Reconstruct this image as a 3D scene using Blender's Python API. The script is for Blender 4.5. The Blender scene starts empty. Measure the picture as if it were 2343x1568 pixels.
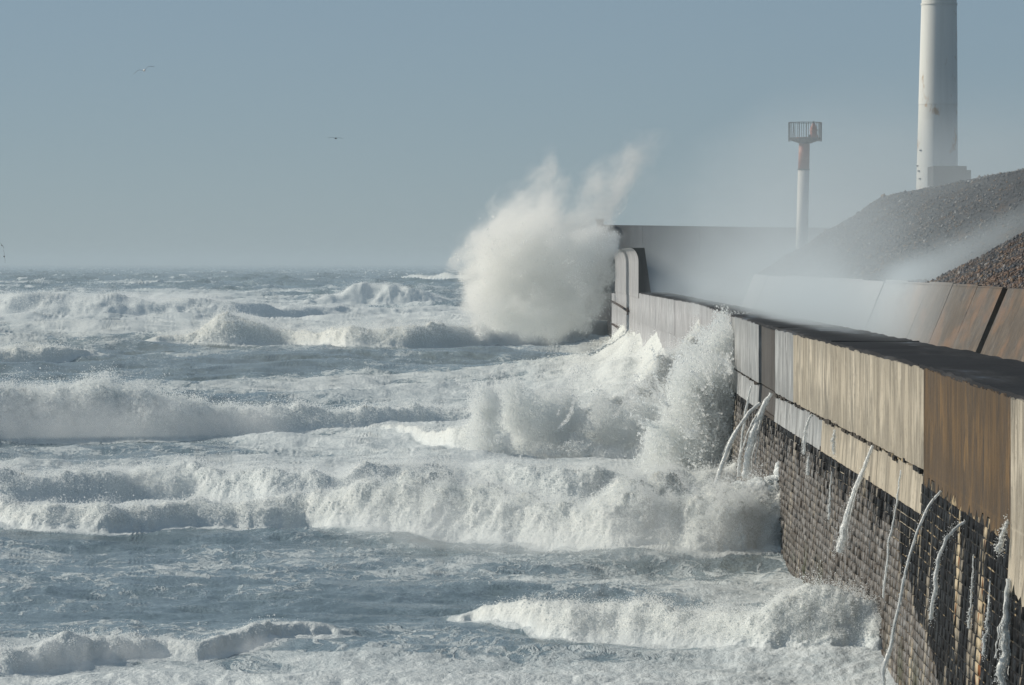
import bpy, bmesh, math, random, time
import numpy as np
from mathutils import Vector
T0 = time.time()
random.seed(7); RNG = np.random.default_rng(11)
SC = bpy.context.scene
C = SC.collection

# ------------------------------------------------------------------ camera, sky, sun, exposure
F = 9928.0          # focal length in units of a 2343 wide picture
EYE = 10.56         # metres above mean water
cam = bpy.data.cameras.new('camera'); camo = bpy.data.objects.new('camera', cam); C.objects.link(camo)
cam.sensor_width = 36; cam.lens = 36 * F / 2343
cam.clip_start = 1; cam.clip_end = 80000
camo.location = (0, 0, EYE)
camo.rotation_euler = (math.radians(90) - math.atan(182 / F), 0, math.atan(10 / F))
SC.camera = camo

SUN_AZ = 15.0       # degrees beyond the left-hand perpendicular (away from the camera)
SUN_EL = 29.0
W = bpy.data.worlds.new('World'); SC.world = W; W.use_nodes = True
nt = W.node_tree; nt.nodes.clear()
sky = nt.nodes.new('ShaderNodeTexSky'); sky.sky_type = 'NISHITA'; sky.sun_disc = False
sky.sun_elevation = math.radians(SUN_EL)
sdir = Vector((-math.cos(math.radians(SUN_AZ)) * math.cos(math.radians(SUN_EL)),
               math.sin(math.radians(SUN_AZ)) * math.cos(math.radians(SUN_EL)),
               math.sin(math.radians(SUN_EL))))
sky.sun_rotation = math.atan2(sdir.x, sdir.y)
sky.air_density = 1.0; sky.dust_density = 2.0; sky.ozone_density = 4.0; sky.altitude = 3000
bg = nt.nodes.new('ShaderNodeBackground'); bg.inputs['Strength'].default_value = 0.068
wo = nt.nodes.new('ShaderNodeOutputWorld')
veil = nt.nodes.new('ShaderNodeMix'); veil.data_type = 'RGBA'; veil.inputs[0].default_value = .62      # even high haze over the whole sky
veil.inputs[7].default_value = (3.75, 4.95, 5.8, 1)
nt.links.new(sky.outputs[0], veil.inputs[6]); nt.links.new(veil.outputs[2], bg.inputs[0]); nt.links.new(bg.outputs[0], wo.inputs[0])
sun = bpy.data.lights.new('sun', 'SUN'); sun.energy = 3.9; sun.angle = math.radians(0.5); sun.color = (1.0, 0.915, 0.77)
suno = bpy.data.objects.new('sun', sun); C.objects.link(suno)
suno.rotation_euler = sdir.to_track_quat('Z', 'Y').to_euler()
SC.view_settings.view_transform = 'Standard'; SC.view_settings.look = 'None'
SC.view_settings.exposure = 0.0; SC.view_settings.gamma = 1.0; SC.view_settings.use_curve_mapping = False
cy = SC.cycles
cy.use_denoising = True; cy.volume_bounces = 10; cy.max_bounces = 12; cy.diffuse_bounces = 4; cy.glossy_bounces = 3
cy.transmission_bounces = 4; cy.transparent_max_bounces = 12; cy.sample_clamp_indirect = 6
cy.volume_step_rate = 2.0; cy.volume_max_steps = 256

# ------------------------------------------------------------------ helpers
def P(x, y, Z):
    """point at depth Z seen at (x, y) of the 2343 wide picture"""
    return Vector(((x - 1181) * Z / F, Z, EYE - (y - 602) * Z / F))
def zw(y):          # depth of the mean water surface seen at row y
    return EYE * F / (y - 602)

PERM = RNG.permutation(256).astype(np.int32); PERM = np.concatenate([PERM, PERM])
g = RNG.normal(size=(256, 3)).astype(np.float32); GRAD = g / np.linalg.norm(g, axis=1)[:, None]
def perlin(x, y, z):
    x = np.asarray(x, np.float32); y = np.asarray(y, np.float32); z = np.asarray(z, np.float32)
    x, y, z = np.broadcast_arrays(x, y, z)
    xi = np.floor(x); yi = np.floor(y); zi = np.floor(z)
    fx = x - xi; fy = y - yi; fz = z - zi
    xi = xi.astype(np.int32) & 255; yi = yi.astype(np.int32) & 255; zi = zi.astype(np.int32) & 255
    u = fx * fx * (3 - 2 * fx); v = fy * fy * (3 - 2 * fy); w = fz * fz * (3 - 2 * fz)
    out = 0
    for dx in (0, 1):
        a = PERM[(xi + dx) & 255]
        for dy in (0, 1):
            b = PERM[(a + yi + dy) & 255]
            for dz in (0, 1):
                gi = GRAD[PERM[(b + zi + dz) & 255]]
                d = gi[..., 0] * (fx - dx) + gi[..., 1] * (fy - dy) + gi[..., 2] * (fz - dz)
                out = out + d * (u if dx else 1 - u) * (v if dy else 1 - v) * (w if dz else 1 - w)
    return out * 1.5
def fbm(x, y, z, octv=4, gain=0.5, lac=2.03, mode=0):
    o = 0; a = 1.0; s = 0
    for k in range(octv):
        n = perlin(x + 17.3 * k, y + 5.1 * k, z + 9.7 * k)
        if mode == 1: n = 1 - 2 * np.abs(n)        # ridges
        if mode == 2: n = 2 * np.abs(n) - 0.5      # billows
        o = o + a * n; s += a
        a *= gain; x = x * lac; y = y * lac; z = z * lac
    return o / s
def fbl(x, y, z, wl, dz, octv=5, gain=.55, lac=2.05, mode=0):
    """fractal noise whose octaves fade out where the mesh (spacing dz) is too coarse for their wavelength"""
    o = 0; a = 1.0; s = 0
    for k in range(octv):
        w = wl / lac ** k
        n = perlin(x / w + 17.3 * k, y / w + 5.1 * k, z / w + 9.7 * k)
        if mode == 1: n = 1 - 2 * np.abs(n) - .45
        if mode == 2: n = 2 * np.abs(n) - 0.5
        o = o + a * n * sstep(.9, 2.2, w / dz); s += a; a *= gain
    return o / s
def sstep(a, b, x):
    t = np.clip((x - a) / (b - a), 0, 1); return t * t * (3 - 2 * t)

def mesh_np(name, V, Fq, smooth=False):
    me = bpy.data.meshes.new(name)
    V = np.ascontiguousarray(V, np.float32); Fq = np.ascontiguousarray(Fq, np.int32)
    k = Fq.shape[1] if len(Fq) else 0
    me.vertices.add(len(V)); me.vertices.foreach_set('co', V.ravel())
    if len(Fq):
        me.loops.add(Fq.size); me.loops.foreach_set('vertex_index', Fq.ravel())
        me.polygons.add(len(Fq)); me.polygons.foreach_set('loop_start', np.arange(0, Fq.size, k, dtype=np.int32))
        if smooth: me.polygons.foreach_set('use_smooth', np.ones(len(Fq), bool))
    me.update(calc_edges=True)
    return me
def link(name, me, mat=None, parent=None, **props):
    o = bpy.data.objects.new(name, me); C.objects.link(o)
    if mat is not None:
        if len(me.materials) == 0: me.materials.append(mat)
    if parent is not None: o.parent = parent
    for k, v in props.items(): o[k] = v
    return o
def empty(name, loc=(0, 0, 0), **props):
    o = bpy.data.objects.new(name, None); C.objects.link(o); o.location = loc
    for k, v in props.items(): o[k] = v
    return o
def grid_faces(nr, nc):
    a = np.arange(nr * nc).reshape(nr, nc)
    return np.stack([a[:-1, :-1], a[:-1, 1:], a[1:, 1:], a[1:, :-1]], -1).reshape(-1, 4)
def attr(me, name, arr):
    a = me.attributes.new(name, 'FLOAT', 'POINT'); a.data.foreach_set('value', np.ascontiguousarray(arr, np.float32).ravel())
def to_me(name, bm, smooth=False):
    me = bpy.data.meshes.new(name); bmesh.ops.recalc_face_normals(bm, faces=bm.faces)
    if smooth:
        for f in bm.faces:
            f.smooth = len(f.verts) <= 4
            if not f.smooth:
                for e in f.edges: e.smooth = False
    bm.to_mesh(me); bm.free(); return me
def hexa(bm, pts):
    """8 corners: 4 of one end, 4 of the other, same order"""
    v = [bm.verts.new(p) for p in pts]
    for f in ((0,1,2,3), (7,6,5,4), (0,4,5,1), (1,5,6,2), (2,6,7,3), (3,7,4,0)):
        bm.faces.new([v[i] for i in f])
def boxb(bm, x0, x1, y0, y1, z0, z1):
    hexa(bm, [(x0,y0,z0),(x1,y0,z0),(x1,y0,z1),(x0,y0,z1),(x0,y1,z0),(x1,y1,z0),(x1,y1,z1),(x0,y1,z1)])
def tube(bm, pts, rads, n=8, cap=True):
    rings = []
    for i, p in enumerate(pts):
        p = Vector(p); t = (Vector(pts[min(i + 1, len(pts) - 1)]) - Vector(pts[max(i - 1, 0)])).normalized()
        ref = Vector((0, 1, 0)) if abs(t.y) < .9 else Vector((1, 0, 0))
        a = t.cross(ref).normalized(); b = t.cross(a).normalized(); r = rads[i] if hasattr(rads, '__len__') else rads
        rings.append([bm.verts.new(p + a * r * math.cos(2*math.pi*k/n) + b * r * math.sin(2*math.pi*k/n)) for k in range(n)])
    for A, B in zip(rings, rings[1:]):
        for k in range(n): bm.faces.new([A[k], A[(k+1) % n], B[(k+1) % n], B[k]])
    if cap: bm.faces.new(rings[0]); bm.faces.new(rings[-1][::-1])

# ------------------------------------------------------------------ materials
class NT:
    def __init__(s, name):
        s.m = bpy.data.materials.new(name); s.m.use_nodes = True; s.t = s.m.node_tree; s.t.nodes.clear()
        s.out = s.n('ShaderNodeOutputMaterial')
    def n(s, typ, **kw):
        x = s.t.nodes.new(typ)
        for k, v in kw.items(): setattr(x, k, v)
        return x
    def set(s, sock, v):
        if isinstance(v, bpy.types.NodeSocket): s.t.links.new(v, sock)
        elif v is not None: sock.default_value = v
    def noise(s, vec, scale, detail=4, rough=.55, dim='3D'):
        x = s.n('ShaderNodeTexNoise'); s.set(x.inputs['Vector'], vec); x.inputs['Scale'].default_value = scale
        x.inputs['Detail'].default_value = detail; x.inputs['Roughness'].default_value = rough; return x.outputs[0]
    def obj(s, sc=(1, 1, 1), rot=(0, 0, 0)):
        c = s.n('ShaderNodeTexCoord'); m = s.n('ShaderNodeMapping'); m.inputs['Scale'].default_value = sc; m.inputs['Rotation'].default_value = rot
        s.set(m.inputs[0], c.outputs['Object']); return m.outputs[0]
    def geo(s, sc=(1, 1, 1)):
        c = s.n('ShaderNodeNewGeometry'); m = s.n('ShaderNodeMapping'); m.inputs['Scale'].default_value = sc
        s.set(m.inputs[0], c.outputs['Position']); return m.outputs[0]
    def ramp(s, fac, stops):
        r = s.n('ShaderNodeValToRGB'); e = r.color_ramp.elements
        while len(e) < len(stops): e.new(.5)
        for el, (p, c) in zip(e, stops):
            el.position = p; el.color = (c, c, c, 1) if not hasattr(c, '__len__') else (*c, 1)
        s.set(r.inputs[0], fac); return r.outputs[0]
    def mix(s, fac, a, b, blend='MIX'):
        x = s.n('ShaderNodeMix', data_type='RGBA', blend_type=blend); s.set(x.inputs[0], fac)
        s.set(x.inputs[6], a if isinstance(a, bpy.types.NodeSocket) else (*a, 1)); s.set(x.inputs[7], b if isinstance(b, bpy.types.NodeSocket) else (*b, 1)); return x.outputs[2]
    def math(s, op, a, b=None, c=None, clamp=False):
        x = s.n('ShaderNodeMath', operation=op, use_clamp=clamp); s.set(x.inputs[0], a)
        if b is not None: s.set(x.inputs[1], b)
        if c is not None: s.set(x.inputs[2], c)
        return x.outputs[0]
    def maprange(s, v, a, b, c=0., d=1.):
        x = s.n('ShaderNodeMapRange', interpolation_type='SMOOTHSTEP'); s.set(x.inputs[0], v)
        for i, q in enumerate((a, b, c, d)): s.set(x.inputs[i + 1], q)
        return x.outputs[0]
    def sep(s, v):
        x = s.n('ShaderNodeSeparateXYZ'); s.set(x.inputs[0], v); return x.outputs
    def bump(s, h, strength, dist):
        x = s.n('ShaderNodeBump'); x.inputs['Strength'].default_value = strength; x.inputs['Distance'].default_value = dist
        s.set(x.inputs['Height'], h); return x.outputs[0]
    def pbsdf(s, col, rough=.8, spec=.3, normal=None, metal=0.):
        b = s.n('ShaderNodeBsdfPrincipled'); s.set(b.inputs['Base Color'], col if isinstance(col, bpy.types.NodeSocket) else (*col, 1))
        s.set(b.inputs['Roughness'], rough); s.set(b.inputs['Specular IOR Level'], spec); b.inputs['Metallic'].default_value = metal
        if normal is not None: s.set(b.inputs['Normal'], normal)
        return b.outputs[0]
    def done(s, sh): s.t.links.new(sh, s.out.inputs[0]); return s.m

def fine0(m): return m.noise(m.geo((2, 1.6, .3)), 2.2, 5, .7)
def mat_concrete(name, base, dark, light, wet=.0, streak=1.0, rust=None):
    """weathered concrete with vertical runs of wet and dirt"""
    m = NT(name)
    v1 = m.geo((1.2, .22, .10)); v2 = m.geo((2, .36, .06)); v3 = m.geo((1, .35, .8))
    a = m.noise(v1, 1.0, 5, .6); b = m.noise(v2, 1.6, 7, .72); c = m.noise(v3, .9, 4)
    drip = m.noise(m.geo((1.3, .42, .07)), 1.15, 4, .55); dl = m.maprange(m.math('ABSOLUTE', m.math('SUBTRACT', drip, .5)), .026, .006)
    brk = m.maprange(m.noise(m.geo((1, .5, .7)), 1.1, 3), .44, .54)
    dl = m.math('MULTIPLY', dl, brk)
    col = m.mix(m.maprange(a, .38, .62), base, dark)
    col = m.mix(m.math('MULTIPLY', m.maprange(b, .51, .68), .32 * streak), col, light)
    col = m.mix(m.math('MULTIPLY', m.maprange(b, .45, .35), .38 * streak), col, tuple(x * .35 for x in dark))
    col = m.mix(m.math('MULTIPLY', dl, .85 * streak), col, tuple(x * .22 for x in dark))
    blot = m.noise(m.geo((1, .42, .9)), .75, 6, .65)
    col = m.mix(m.maprange(blot, .44, .58, .0, .75), col, tuple(.5 * (x + y) * .8 for x, y in zip(base, dark)))
    pit = m.noise(m.geo((1, .6, 1)), 3.4, 6, .75); col = m.mix(m.maprange(pit, .57, .66, 0, .7), col, tuple(x * .4 for x in dark))
    z_ = m.sep(m.geo())[2]; l1 = m.noise(m.geo((0, 1., 0)), .9, 5, .7); l2 = m.noise(m.geo((0, 1., 0)), .55, 5, .7)
    top = m.maprange(m.math('SUBTRACT', m.maprange(l1, .42, .62, 0, 2.6), m.math('SUBTRACT', 8.0, z_)), -.25, .35)
    low = m.maprange(m.math('SUBTRACT', m.maprange(l2, .44, .62, 0, 1.7), m.math('SUBTRACT', 5.5, z_)), -.2, .3); low = m.math('MULTIPLY', low, m.maprange(z_, 5.6, 5.5))
    low2 = m.maprange(m.math('SUBTRACT', m.maprange(l2, .36, .60, 0, 1.6), m.math('SUBTRACT', z_, 5.5)), -.2, .3); low2 = m.math('MULTIPLY', low2, m.maprange(z_, 5.5, 5.6))
    grime = m.math('MULTIPLY', m.math('MAXIMUM', top, m.math('MAXIMUM', low, low2)), m.maprange(fine0(m), .35, .6, .35, 1.))
    col = m.mix(m.math('MULTIPLY', grime, streak * .8), col, tuple(x * .33 for x in dark))
    if rust: col = m.mix(m.math('MULTIPLY', m.maprange(c, .48, .66), .8), col, rust)
    fine = m.noise(m.geo(), 9, 4)
    col = m.mix(m.maprange(fine, .3, .7, 0., .35), col, tuple(x * .6 for x in base))
    if name == 'sloping_slab_concrete': col = m.mix(m.maprange(m.sep(m.geo())[1], 142, 172), col, m.mix(a, (.34, .36, .38), (.46, .48, .50)))  # farther slabs: wet pale grey, with the mist's whitening put into the colour
    n = m.bump(m.math('ADD', m.math('ADD', fine, pit), b), .5, .03)
    ro = m.maprange(a, .35, .65, .75 - wet * .45, .85 - wet * .2)
    return m.done(m.pbsdf(col, ro, .35 + .3 * wet, n))

M = {}
M['conc_lit'] = mat_concrete('weathered_concrete', (.56, .495, .39), (.42, .37, .29), (.66, .63, .56), .3)
M['conc_wet'] = mat_concrete('wet_pale_concrete', (.45, .46, .46), (.36, .37, .38), (.62, .63, .63), .7)
M['conc_gold'] = mat_concrete('ochre_stained_concrete', (.155, .083, .018), (.075, .040, .010), (.27, .165, .055), .3)
M['conc_brown'] = mat_concrete('brown_panel_concrete', (.075, .064, .055), (.055, .046, .04), (.10, .09, .08), .3, .5)
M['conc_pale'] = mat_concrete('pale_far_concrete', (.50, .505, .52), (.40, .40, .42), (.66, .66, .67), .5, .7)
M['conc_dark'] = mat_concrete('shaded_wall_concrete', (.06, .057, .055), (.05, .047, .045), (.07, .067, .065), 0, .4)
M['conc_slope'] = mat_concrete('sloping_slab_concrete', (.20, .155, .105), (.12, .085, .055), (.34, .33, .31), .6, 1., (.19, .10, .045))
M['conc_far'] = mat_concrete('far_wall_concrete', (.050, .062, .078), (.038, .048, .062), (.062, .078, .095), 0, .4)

m = NT('wet_wall_top')
a = m.noise(m.geo((.5, .06, 1)), 1.4, 4); fine = m.noise(m.geo(), 5, 5)
col = m.mix(m.maprange(a, .45, .62), (.011, .011, .013), (.030, .029, .03))
M['top'] = m.done(m.pbsdf(col, m.maprange(a, .54, .70, .85, .35), .22, m.bump(fine, .6, .06)))

def limef(m):
    """runs of lime that have dripped down the nearest stones"""
    y = m.sep(m.geo())[1]
    r = m.noise(m.geo((1, .34, .16)), 1.0, 5, .62)
    return m.math('MULTIPLY', m.maprange(r, .60, .63), m.maprange(y, 112, 104))
def mat_brick(name, black):
    m = NT(name)
    oi = m.n('ShaderNodeObjectInfo'); pos = m.geo()
    at = m.n('ShaderNodeAttribute', attribute_name='tone')
    rnd = at.outputs['Fac']
    c1 = m.mix(rnd, (.10, .088, .078), (.33, .31, .29))
    gr = m.noise(m.geo((1, .5, 1)), 7, 5, .7)
    c1 = m.mix(m.maprange(gr, .42, .58), m.mix(.5, c1, (.05, .042, .04)), m.mix(.35, c1, (.36, .38, .40)))
    n = m.noise(m.geo((1, 1, .5)), 3, 5, .65)
    c1 = m.mix(m.maprange(n, .35, .62), c1, (.07, .055, .042))
    s = m.sep(pos)
    # black weed and algae: a band under the parapet and the whole near stretch
    big = m.noise(m.geo((1, .35, .22)), 1.3, 5, .6)
    near = m.maprange(s[1], 118, 104)
    zlim = m.maprange(s[1], 84, 112, 0.1, 3.0)
    high = m.maprange(m.math('SUBTRACT', s[2], zlim), -.9, .5)
    strk = m.noise(m.geo((1, 1.1, .12)), 1.5, 4, .6)
    under = m.maprange(m.math('ADD', s[2], m.math('MULTIPLY', m.math('SUBTRACT', strk, .5), 5.)), 3.6, 4.1)
    msk = m.math('MAXIMUM', m.math('MULTIPLY', near, high), m.math('MULTIPLY', under, .9))
    msk = m.maprange(m.math('ADD', msk, m.math('MULTIPLY', m.math('SUBTRACT', big, .5), 1.6)), .45, .62)
    col = m.mix(msk, c1, black)
    green = m.math('MULTIPLY', m.maprange(s[2], 1.6, .2), m.maprange(big, .5, .6))
    col = m.mix(m.math('MULTIPLY', green, .7), col, (.05, .06, .02))
    lime = m.noise(m.geo((1.4, .45, .12)), 1.7, 4, .6)
    col = m.mix(m.maprange(lime, .60, .65, 0, .8), col, (.34, .30, .24))
    col = m.mix(limef(m), col, m.mix(m.maprange(m.noise(m.geo((1, 1, .4)), 1.9, 4), .56, .64), (.50, .42, .29), (.26, .10, .035)))
    fine = m.noise(m.geo(), 14, 4)
    return m.done(m.pbsdf(col, m.maprange(n, .4, .6, .45, .85), m.maprange(msk, 0, 1, .45, .10), m.bump(m.math('ADD', fine, n), .8, .04)))
M['brick'] = mat_brick('sea_worn_stone', (.004, .004, .005))
m = NT('lime_mortar')
n = m.noise(m.geo((1, .7, .8)), 2.2, 6, .7); s = m.sep(m.geo())
n2 = m.noise(m.geo((1, .5, .3)), .9, 3, .6); n = m.math('ADD', m.math('MULTIPLY', n, .6), m.math('MULTIPLY', n2, .4))
near = m.maprange(s[1], 122, 108)
col = m.mix(near, (.055, .045, .036), m.mix(m.maprange(n, .52, .57), (.006, .006, .006), (.36, .28, .17)))
M['mortar'] = m.done(m.pbsdf(col, .8, .3, m.bump(n, .6, .04)))

# gravel
m = NT('gravel_ground')
a = m.noise(m.geo((.5, .25, .5)), 1.1, 4); vor = m.n('ShaderNodeTexVoronoi'); m.set(vor.inputs['Vector'], m.geo()); vor.inputs['Scale'].default_value = 7
vc = m.sep(vor.outputs['Color'])
b = m.noise(m.geo(), 6, 5, .7)
col = m.mix(vc[0], (.035, .042, .054), (.13, .135, .145))
col = m.mix(m.maprange(a, .52, .64, 0, .8), col, (.10, .055, .028))
col = m.mix(m.maprange(b, .50, .38, 0, .9), col, (.012, .012, .014))
M['gravel'] = m.done(m.pbsdf(col, .8, .3, m.bump(b, 1., .3)))
m = NT('gravel_stone')
at = m.n('ShaderNodeAttribute', attribute_name='tone')
col = m.ramp(at.outputs['Fac'], [(0, (.015, .017, .023)), (.45, (.065, .075, .095)), (.70, (.12, .11, .105)), (.90, (.15, .09, .045)), (1, (.33, .34, .35))])
rn = m.math('MULTIPLY', m.maprange(m.sep(m.geo())[1], 165, 150), m.maprange(m.noise(m.geo((.6, .3, .6)), 1.2, 3), .42, .6)); col = m.mix(m.math('MULTIPLY', rn, .7), col, (.13, .065, .03)); M['stone'] = m.done(m.pbsdf(col, .6, .4))

def mat_paint(name, base, rust, amt=.6, sc=1.3):
    m = NT(name); n = m.noise(m.geo((1, 1, .5)), sc, 6, .65)
    col = m.mix(m.maprange(n, .615 - .10 * amt, .66), base, rust)
    n2 = m.noise(m.geo((3, 3, .2)), 1, 4)
    col = m.mix(m.maprange(n2, .4, .7, 0, .14), col, tuple(x * .6 for x in base))
    return m.done(m.pbsdf(col, .55, .4))
M['tower'] = mat_paint('white_tower_paint', (.66, .67, .64), (.42, .27, .15), .5, .8)
M['tower_patch'] = mat_paint('fresh_tower_paint', (.71, .72, .69), (.5, .4, .3), .2, .8)
M['white'] = mat_paint('white_pole_paint', (.60, .59, .56), (.45, .36, .3), .4)
M['red'] = mat_paint('faded_red_paint', (.30, .085, .055), (.38, .2, .14), .8)
m = NT('dark_steel'); M['steel'] = m.done(m.pbsdf((.025, .027, .032), .6, .4))
m = NT('rusty_iron'); M['iron'] = m.done(m.pbsdf((.05, .035, .03), .8, .3))
m = NT('gull_white'); M['gullw'] = m.done(m.pbsdf((.62, .62, .62), .8, .2))
m = NT('gull_grey'); M['gullg'] = m.done(m.pbsdf((.17, .18, .20), .8, .2))
m = NT('gull_dark'); M['gulld'] = m.done(m.pbsdf((.03, .03, .035), .8, .2))

# water in the air
def mat_drop(name, col, tr=.4):
    m = NT(name); d = m.n('ShaderNodeBsdfDiffuse'); d.inputs[0].default_value = (*col, 1)
    t = m.n('ShaderNodeBsdfTranslucent'); t.inputs[0].default_value = (*col, 1)
    x = m.n('ShaderNodeMixShader'); x.inputs[0].default_value = tr
    m.t.links.new(d.outputs[0], x.inputs[1]); m.t.links.new(t.outputs[0], x.inputs[2]); return m.done(x.outputs[0])
M['drop'] = mat_drop('spray_drops', (.91, .93, .93), .5)
m = NT('falling_water')
n = m.noise(m.geo((9, 6, 2.6)), 2.6, 5); b = m.pbsdf((.86, .88, .88), .3, .5, m.bump(n, .4, .04)); tl = m.n('ShaderNodeBsdfTranslucent'); tl.inputs[0].default_value = (.9, .92, .92, 1); xa = m.n('ShaderNodeMixShader'); xa.inputs[0].default_value = .3; m.t.links.new(b, xa.inputs[1]); m.t.links.new(tl.outputs[0], xa.inputs[2]); b = xa.outputs[0]
tr = m.n('ShaderNodeBsdfTransparent'); x = m.n('ShaderNodeMixShader'); m.set(x.inputs[0], m.maprange(n, .38, .50, .25, 1.))
m.t.links.new(tr.outputs[0], x.inputs[1]); m.t.links.new(b, x.inputs[2]); M['jet'] = m.done(x.outputs[0])
def mat_vol(name, col=(.93, .94, .94), dens=1., aniso=.2):
    m = NT(name); v = m.n('ShaderNodeVolumePrincipled'); v.inputs['Color'].default_value = (*col, 1)
    v.inputs['Density'].default_value = dens; v.inputs['Anisotropy'].default_value = aniso
    m.t.links.new(v.outputs[0], m.out.inputs['Volume']); return m.m
M['mist'] = mat_vol('crest_mist', (.990, .995, .995), 1., .0)
M['cream'] = mat_vol('spray_mist', (.999, .994, .980), 1., .0)

# sea
m = NT('storm_sea')
fa = m.n('ShaderNodeAttribute', attribute_name='foam').outputs['Fac']
sa = m.n('ShaderNodeAttribute', attribute_name='silt').outputs['Fac']
g1 = m.geo((1, .55, 1)); g2 = m.geo((.5, .30, 1))
wv = m.n('ShaderNodeTexNoise'); m.set(wv.inputs[0], g2); wv.inputs['Scale'].default_value = .5; wv.inputs['Detail'].default_value = 3
warp = m.n('ShaderNodeVectorMath', operation='MULTIPLY_ADD'); m.set(warp.inputs[0], wv.outputs['Color']); warp.inputs[1].default_value = (3, 3, 3); m.set(warp.inputs[2], g1)
n1 = m.noise(warp.outputs[0], .45, 10, .66)
n2 = m.noise(warp.outputs[0], 2.2, 6, .65)
lace = m.math('ABSOLUTE', m.math('SUBTRACT', m.noise(warp.outputs[0], .8, 5, .6), .5))
lace = m.maprange(lace, .05, .0, 0., .34)
fld = m.math('ADD', m.math('ADD', m.math('MULTIPLY', m.math('SUBTRACT', n1, .5), 2.2), m.math('MULTIPLY', m.math('SUBTRACT', n2, .5), .8)), lace)
msk = m.maprange(m.math('ADD', fld, m.math('MULTIPLY', m.math('SUBTRACT', fa, .5), 2.2)), -.14, .22)
foamc = m.mix(n2, (.50, .565, .60), (.77, .80, .80))
foamc = m.mix(m.math('MULTIPLY', sa, .35), foamc, (.76, .71, .58))
watc = m.mix(n1, (.085, .135, .160), (.18, .24, .265))
watc = m.mix(sa, watc, (.33, .33, .28))
film = m.maprange(m.math('ADD', fld, m.math('MULTIPLY', m.math('SUBTRACT', fa, .5), 2.2)), -.75, .05)
watc = m.mix(m.math('MULTIPLY', film, .6), watc, (.33, .42, .48))
thick = m.math('MULTIPLY', msk, m.maprange(m.math('ADD', fa, m.math('MULTIPLY', m.math('SUBTRACT', n2, .5), 1.2)), .25, .95, .55, 1.))
col = m.mix(thick, watc, foamc)
bh = m.math('ADD', m.math('MULTIPLY', n2, .6), m.math('ADD', m.noise(m.geo((1, 1, 1)), 5, 5, .65), m.math('MULTIPLY', msk, .5)))
nrm = m.bump(bh, .8, .12)
sh = m.pbsdf(col, m.maprange(msk, 0, 1, .22, .8), .4, nrm)
M['sea'] = m.done(sh)

# ------------------------------------------------------------------ the sea
# breaking waves: rows of (x, base row y, crest height m) in the picture's columns, silt, front length factor, back length
BR = [
 dict(p=[(-600,1545,.5),(0,1545,.62),(150,1540,.66),(300,1524,.55),(450,1520,.45),(620,1508,.35),(760,1495,.18),(900,1488,0)], back=3.5, silt=.2, rough=1.),
 dict(p=[(1000,1425,.0),(1090,1440,.25),(1170,1458,.6),(1260,1485,1.05),(1380,1503,1.45),(1500,1512,1.35),(1700,1516,1.25),(1900,1517,1.2),(2070,1520,1.15),(2300,1520,1.1)], back=5, silt=.55, rough=1.),
 dict(p=[(-600,1225,1.0),(0,1222,1.0),(340,1222,1.0),(700,1222,1.15),(780,1232,1.5),(950,1255,2.0),(1150,1272,1.9),(1400,1285,1.95),(1600,1282,2.3),(1720,1277,2.7),(1800,1272,2.5),(2100,1272,2.3)], back=8, silt=.4, rough=1.),
 dict(p=[(-600,1132,1.2),(0,1132,1.35),(200,1130,1.4),(450,1132,1.2),(700,1135,1.1),(1000,1136,1.35),(1300,1138,1.4),(1560,1130,1.6),(1750,1125,1.6)], back=9, silt=.15, rough=.9),
 dict(p=[(-600,1010,2.7),(0,1008,2.8),(230,1006,2.9),(330,1004,2.5),(480,1000,1.6),(620,998,1.7),(800,994,1.3),(950,990,1.1),(1100,985,.8),(1300,980,0)], back=10, silt=.1, rough=1.),
 dict(p=[(820,985,0),(930,1005,.3),(1040,1026,.9),(1120,1030,1.9),(1250,1030,2.0),(1450,1010,1.8),(1560,1000,2.2),(1700,990,2.6)], back=8, silt=.5, rough=1.1),
 dict(p=[(-600,828,1.6),(0,826,1.6),(100,826,1.5),(180,824,.9),(280,822,0)], back=12, silt=.5, rough=.8),
 dict(p=[(330,792,0),(400,792,1.6),(520,793,3.4),(640,793,2.6),(730,795,2.0),(790,797,2.8),(930,797,2.7),(1100,794,3.0),(1230,790,3.0),(1330,782,2.2),(1450,775,1.8)], back=16, silt=.6, rough=.9),
 dict(p=[(690,700,0),(740,700,2.0),(800,700,4.6),(870,700,5.2),(930,700,4.4),(1000,700,2.5),(1060,700,0)], back=26, silt=.1, rough=.9),
 dict(p=[(-600,730,5.2),(0,730,5.0),(120,730,4.8),(250,730,5.2),(330,730,4.7),(410,730,5.4),(470,730,4.7),(540,730,3.2),(640,728,2.2),(800,725,1.5),(1000,725,1.2),(1150,722,0)], back=30, silt=.0, rough=.55, front=2.6),
 dict(p=[(-600,655,1.5),(100,652,1.2),(200,652,.6),(330,652,2.2),(440,650,1.6),(600,649,0)], back=40, silt=.3, rough=.3),
 dict(p=[(860,640,0),(930,641,3),(1060,642,3.5),(1180,643,2),(1300,644,2)], back=40, silt=.3, rough=.6),
]
def col_interp(p, k, u):
    return np.interp(u, [q[0] for q in p], [q[k] for q in p])

def swell(X, Z):
    h = 0
    nz = perlin(X / 60, Z / 90, 3.3) ; nz2 = perlin(X / 25, Z / 40, 7.7)
    for (lam, az, amp, ph, pw) in ((52, 8, .50, 0.3, 1.6), (37, -10, .34, 2.1, 1.5), (23, 20, .20, 4.0, 1.3), (13.5, -28, .12, 1.0, 1.2)):
        k = 2 * math.pi / lam; a = math.radians(az)
        w = np.sin(k * (Z * math.cos(a) + X * math.sin(a)) + ph + 2.2 * nz + 1.4 * nz2)
        h = h + amp * (2 * ((w + 1) / 2) ** pw - 1)
    h = h * (1 + .9 * nz2)
    k = np.clip((Z - 100) / 300, .36, 1.0) * (1 + .9 * sstep(700, 2500, Z))
    return h * k

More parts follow.
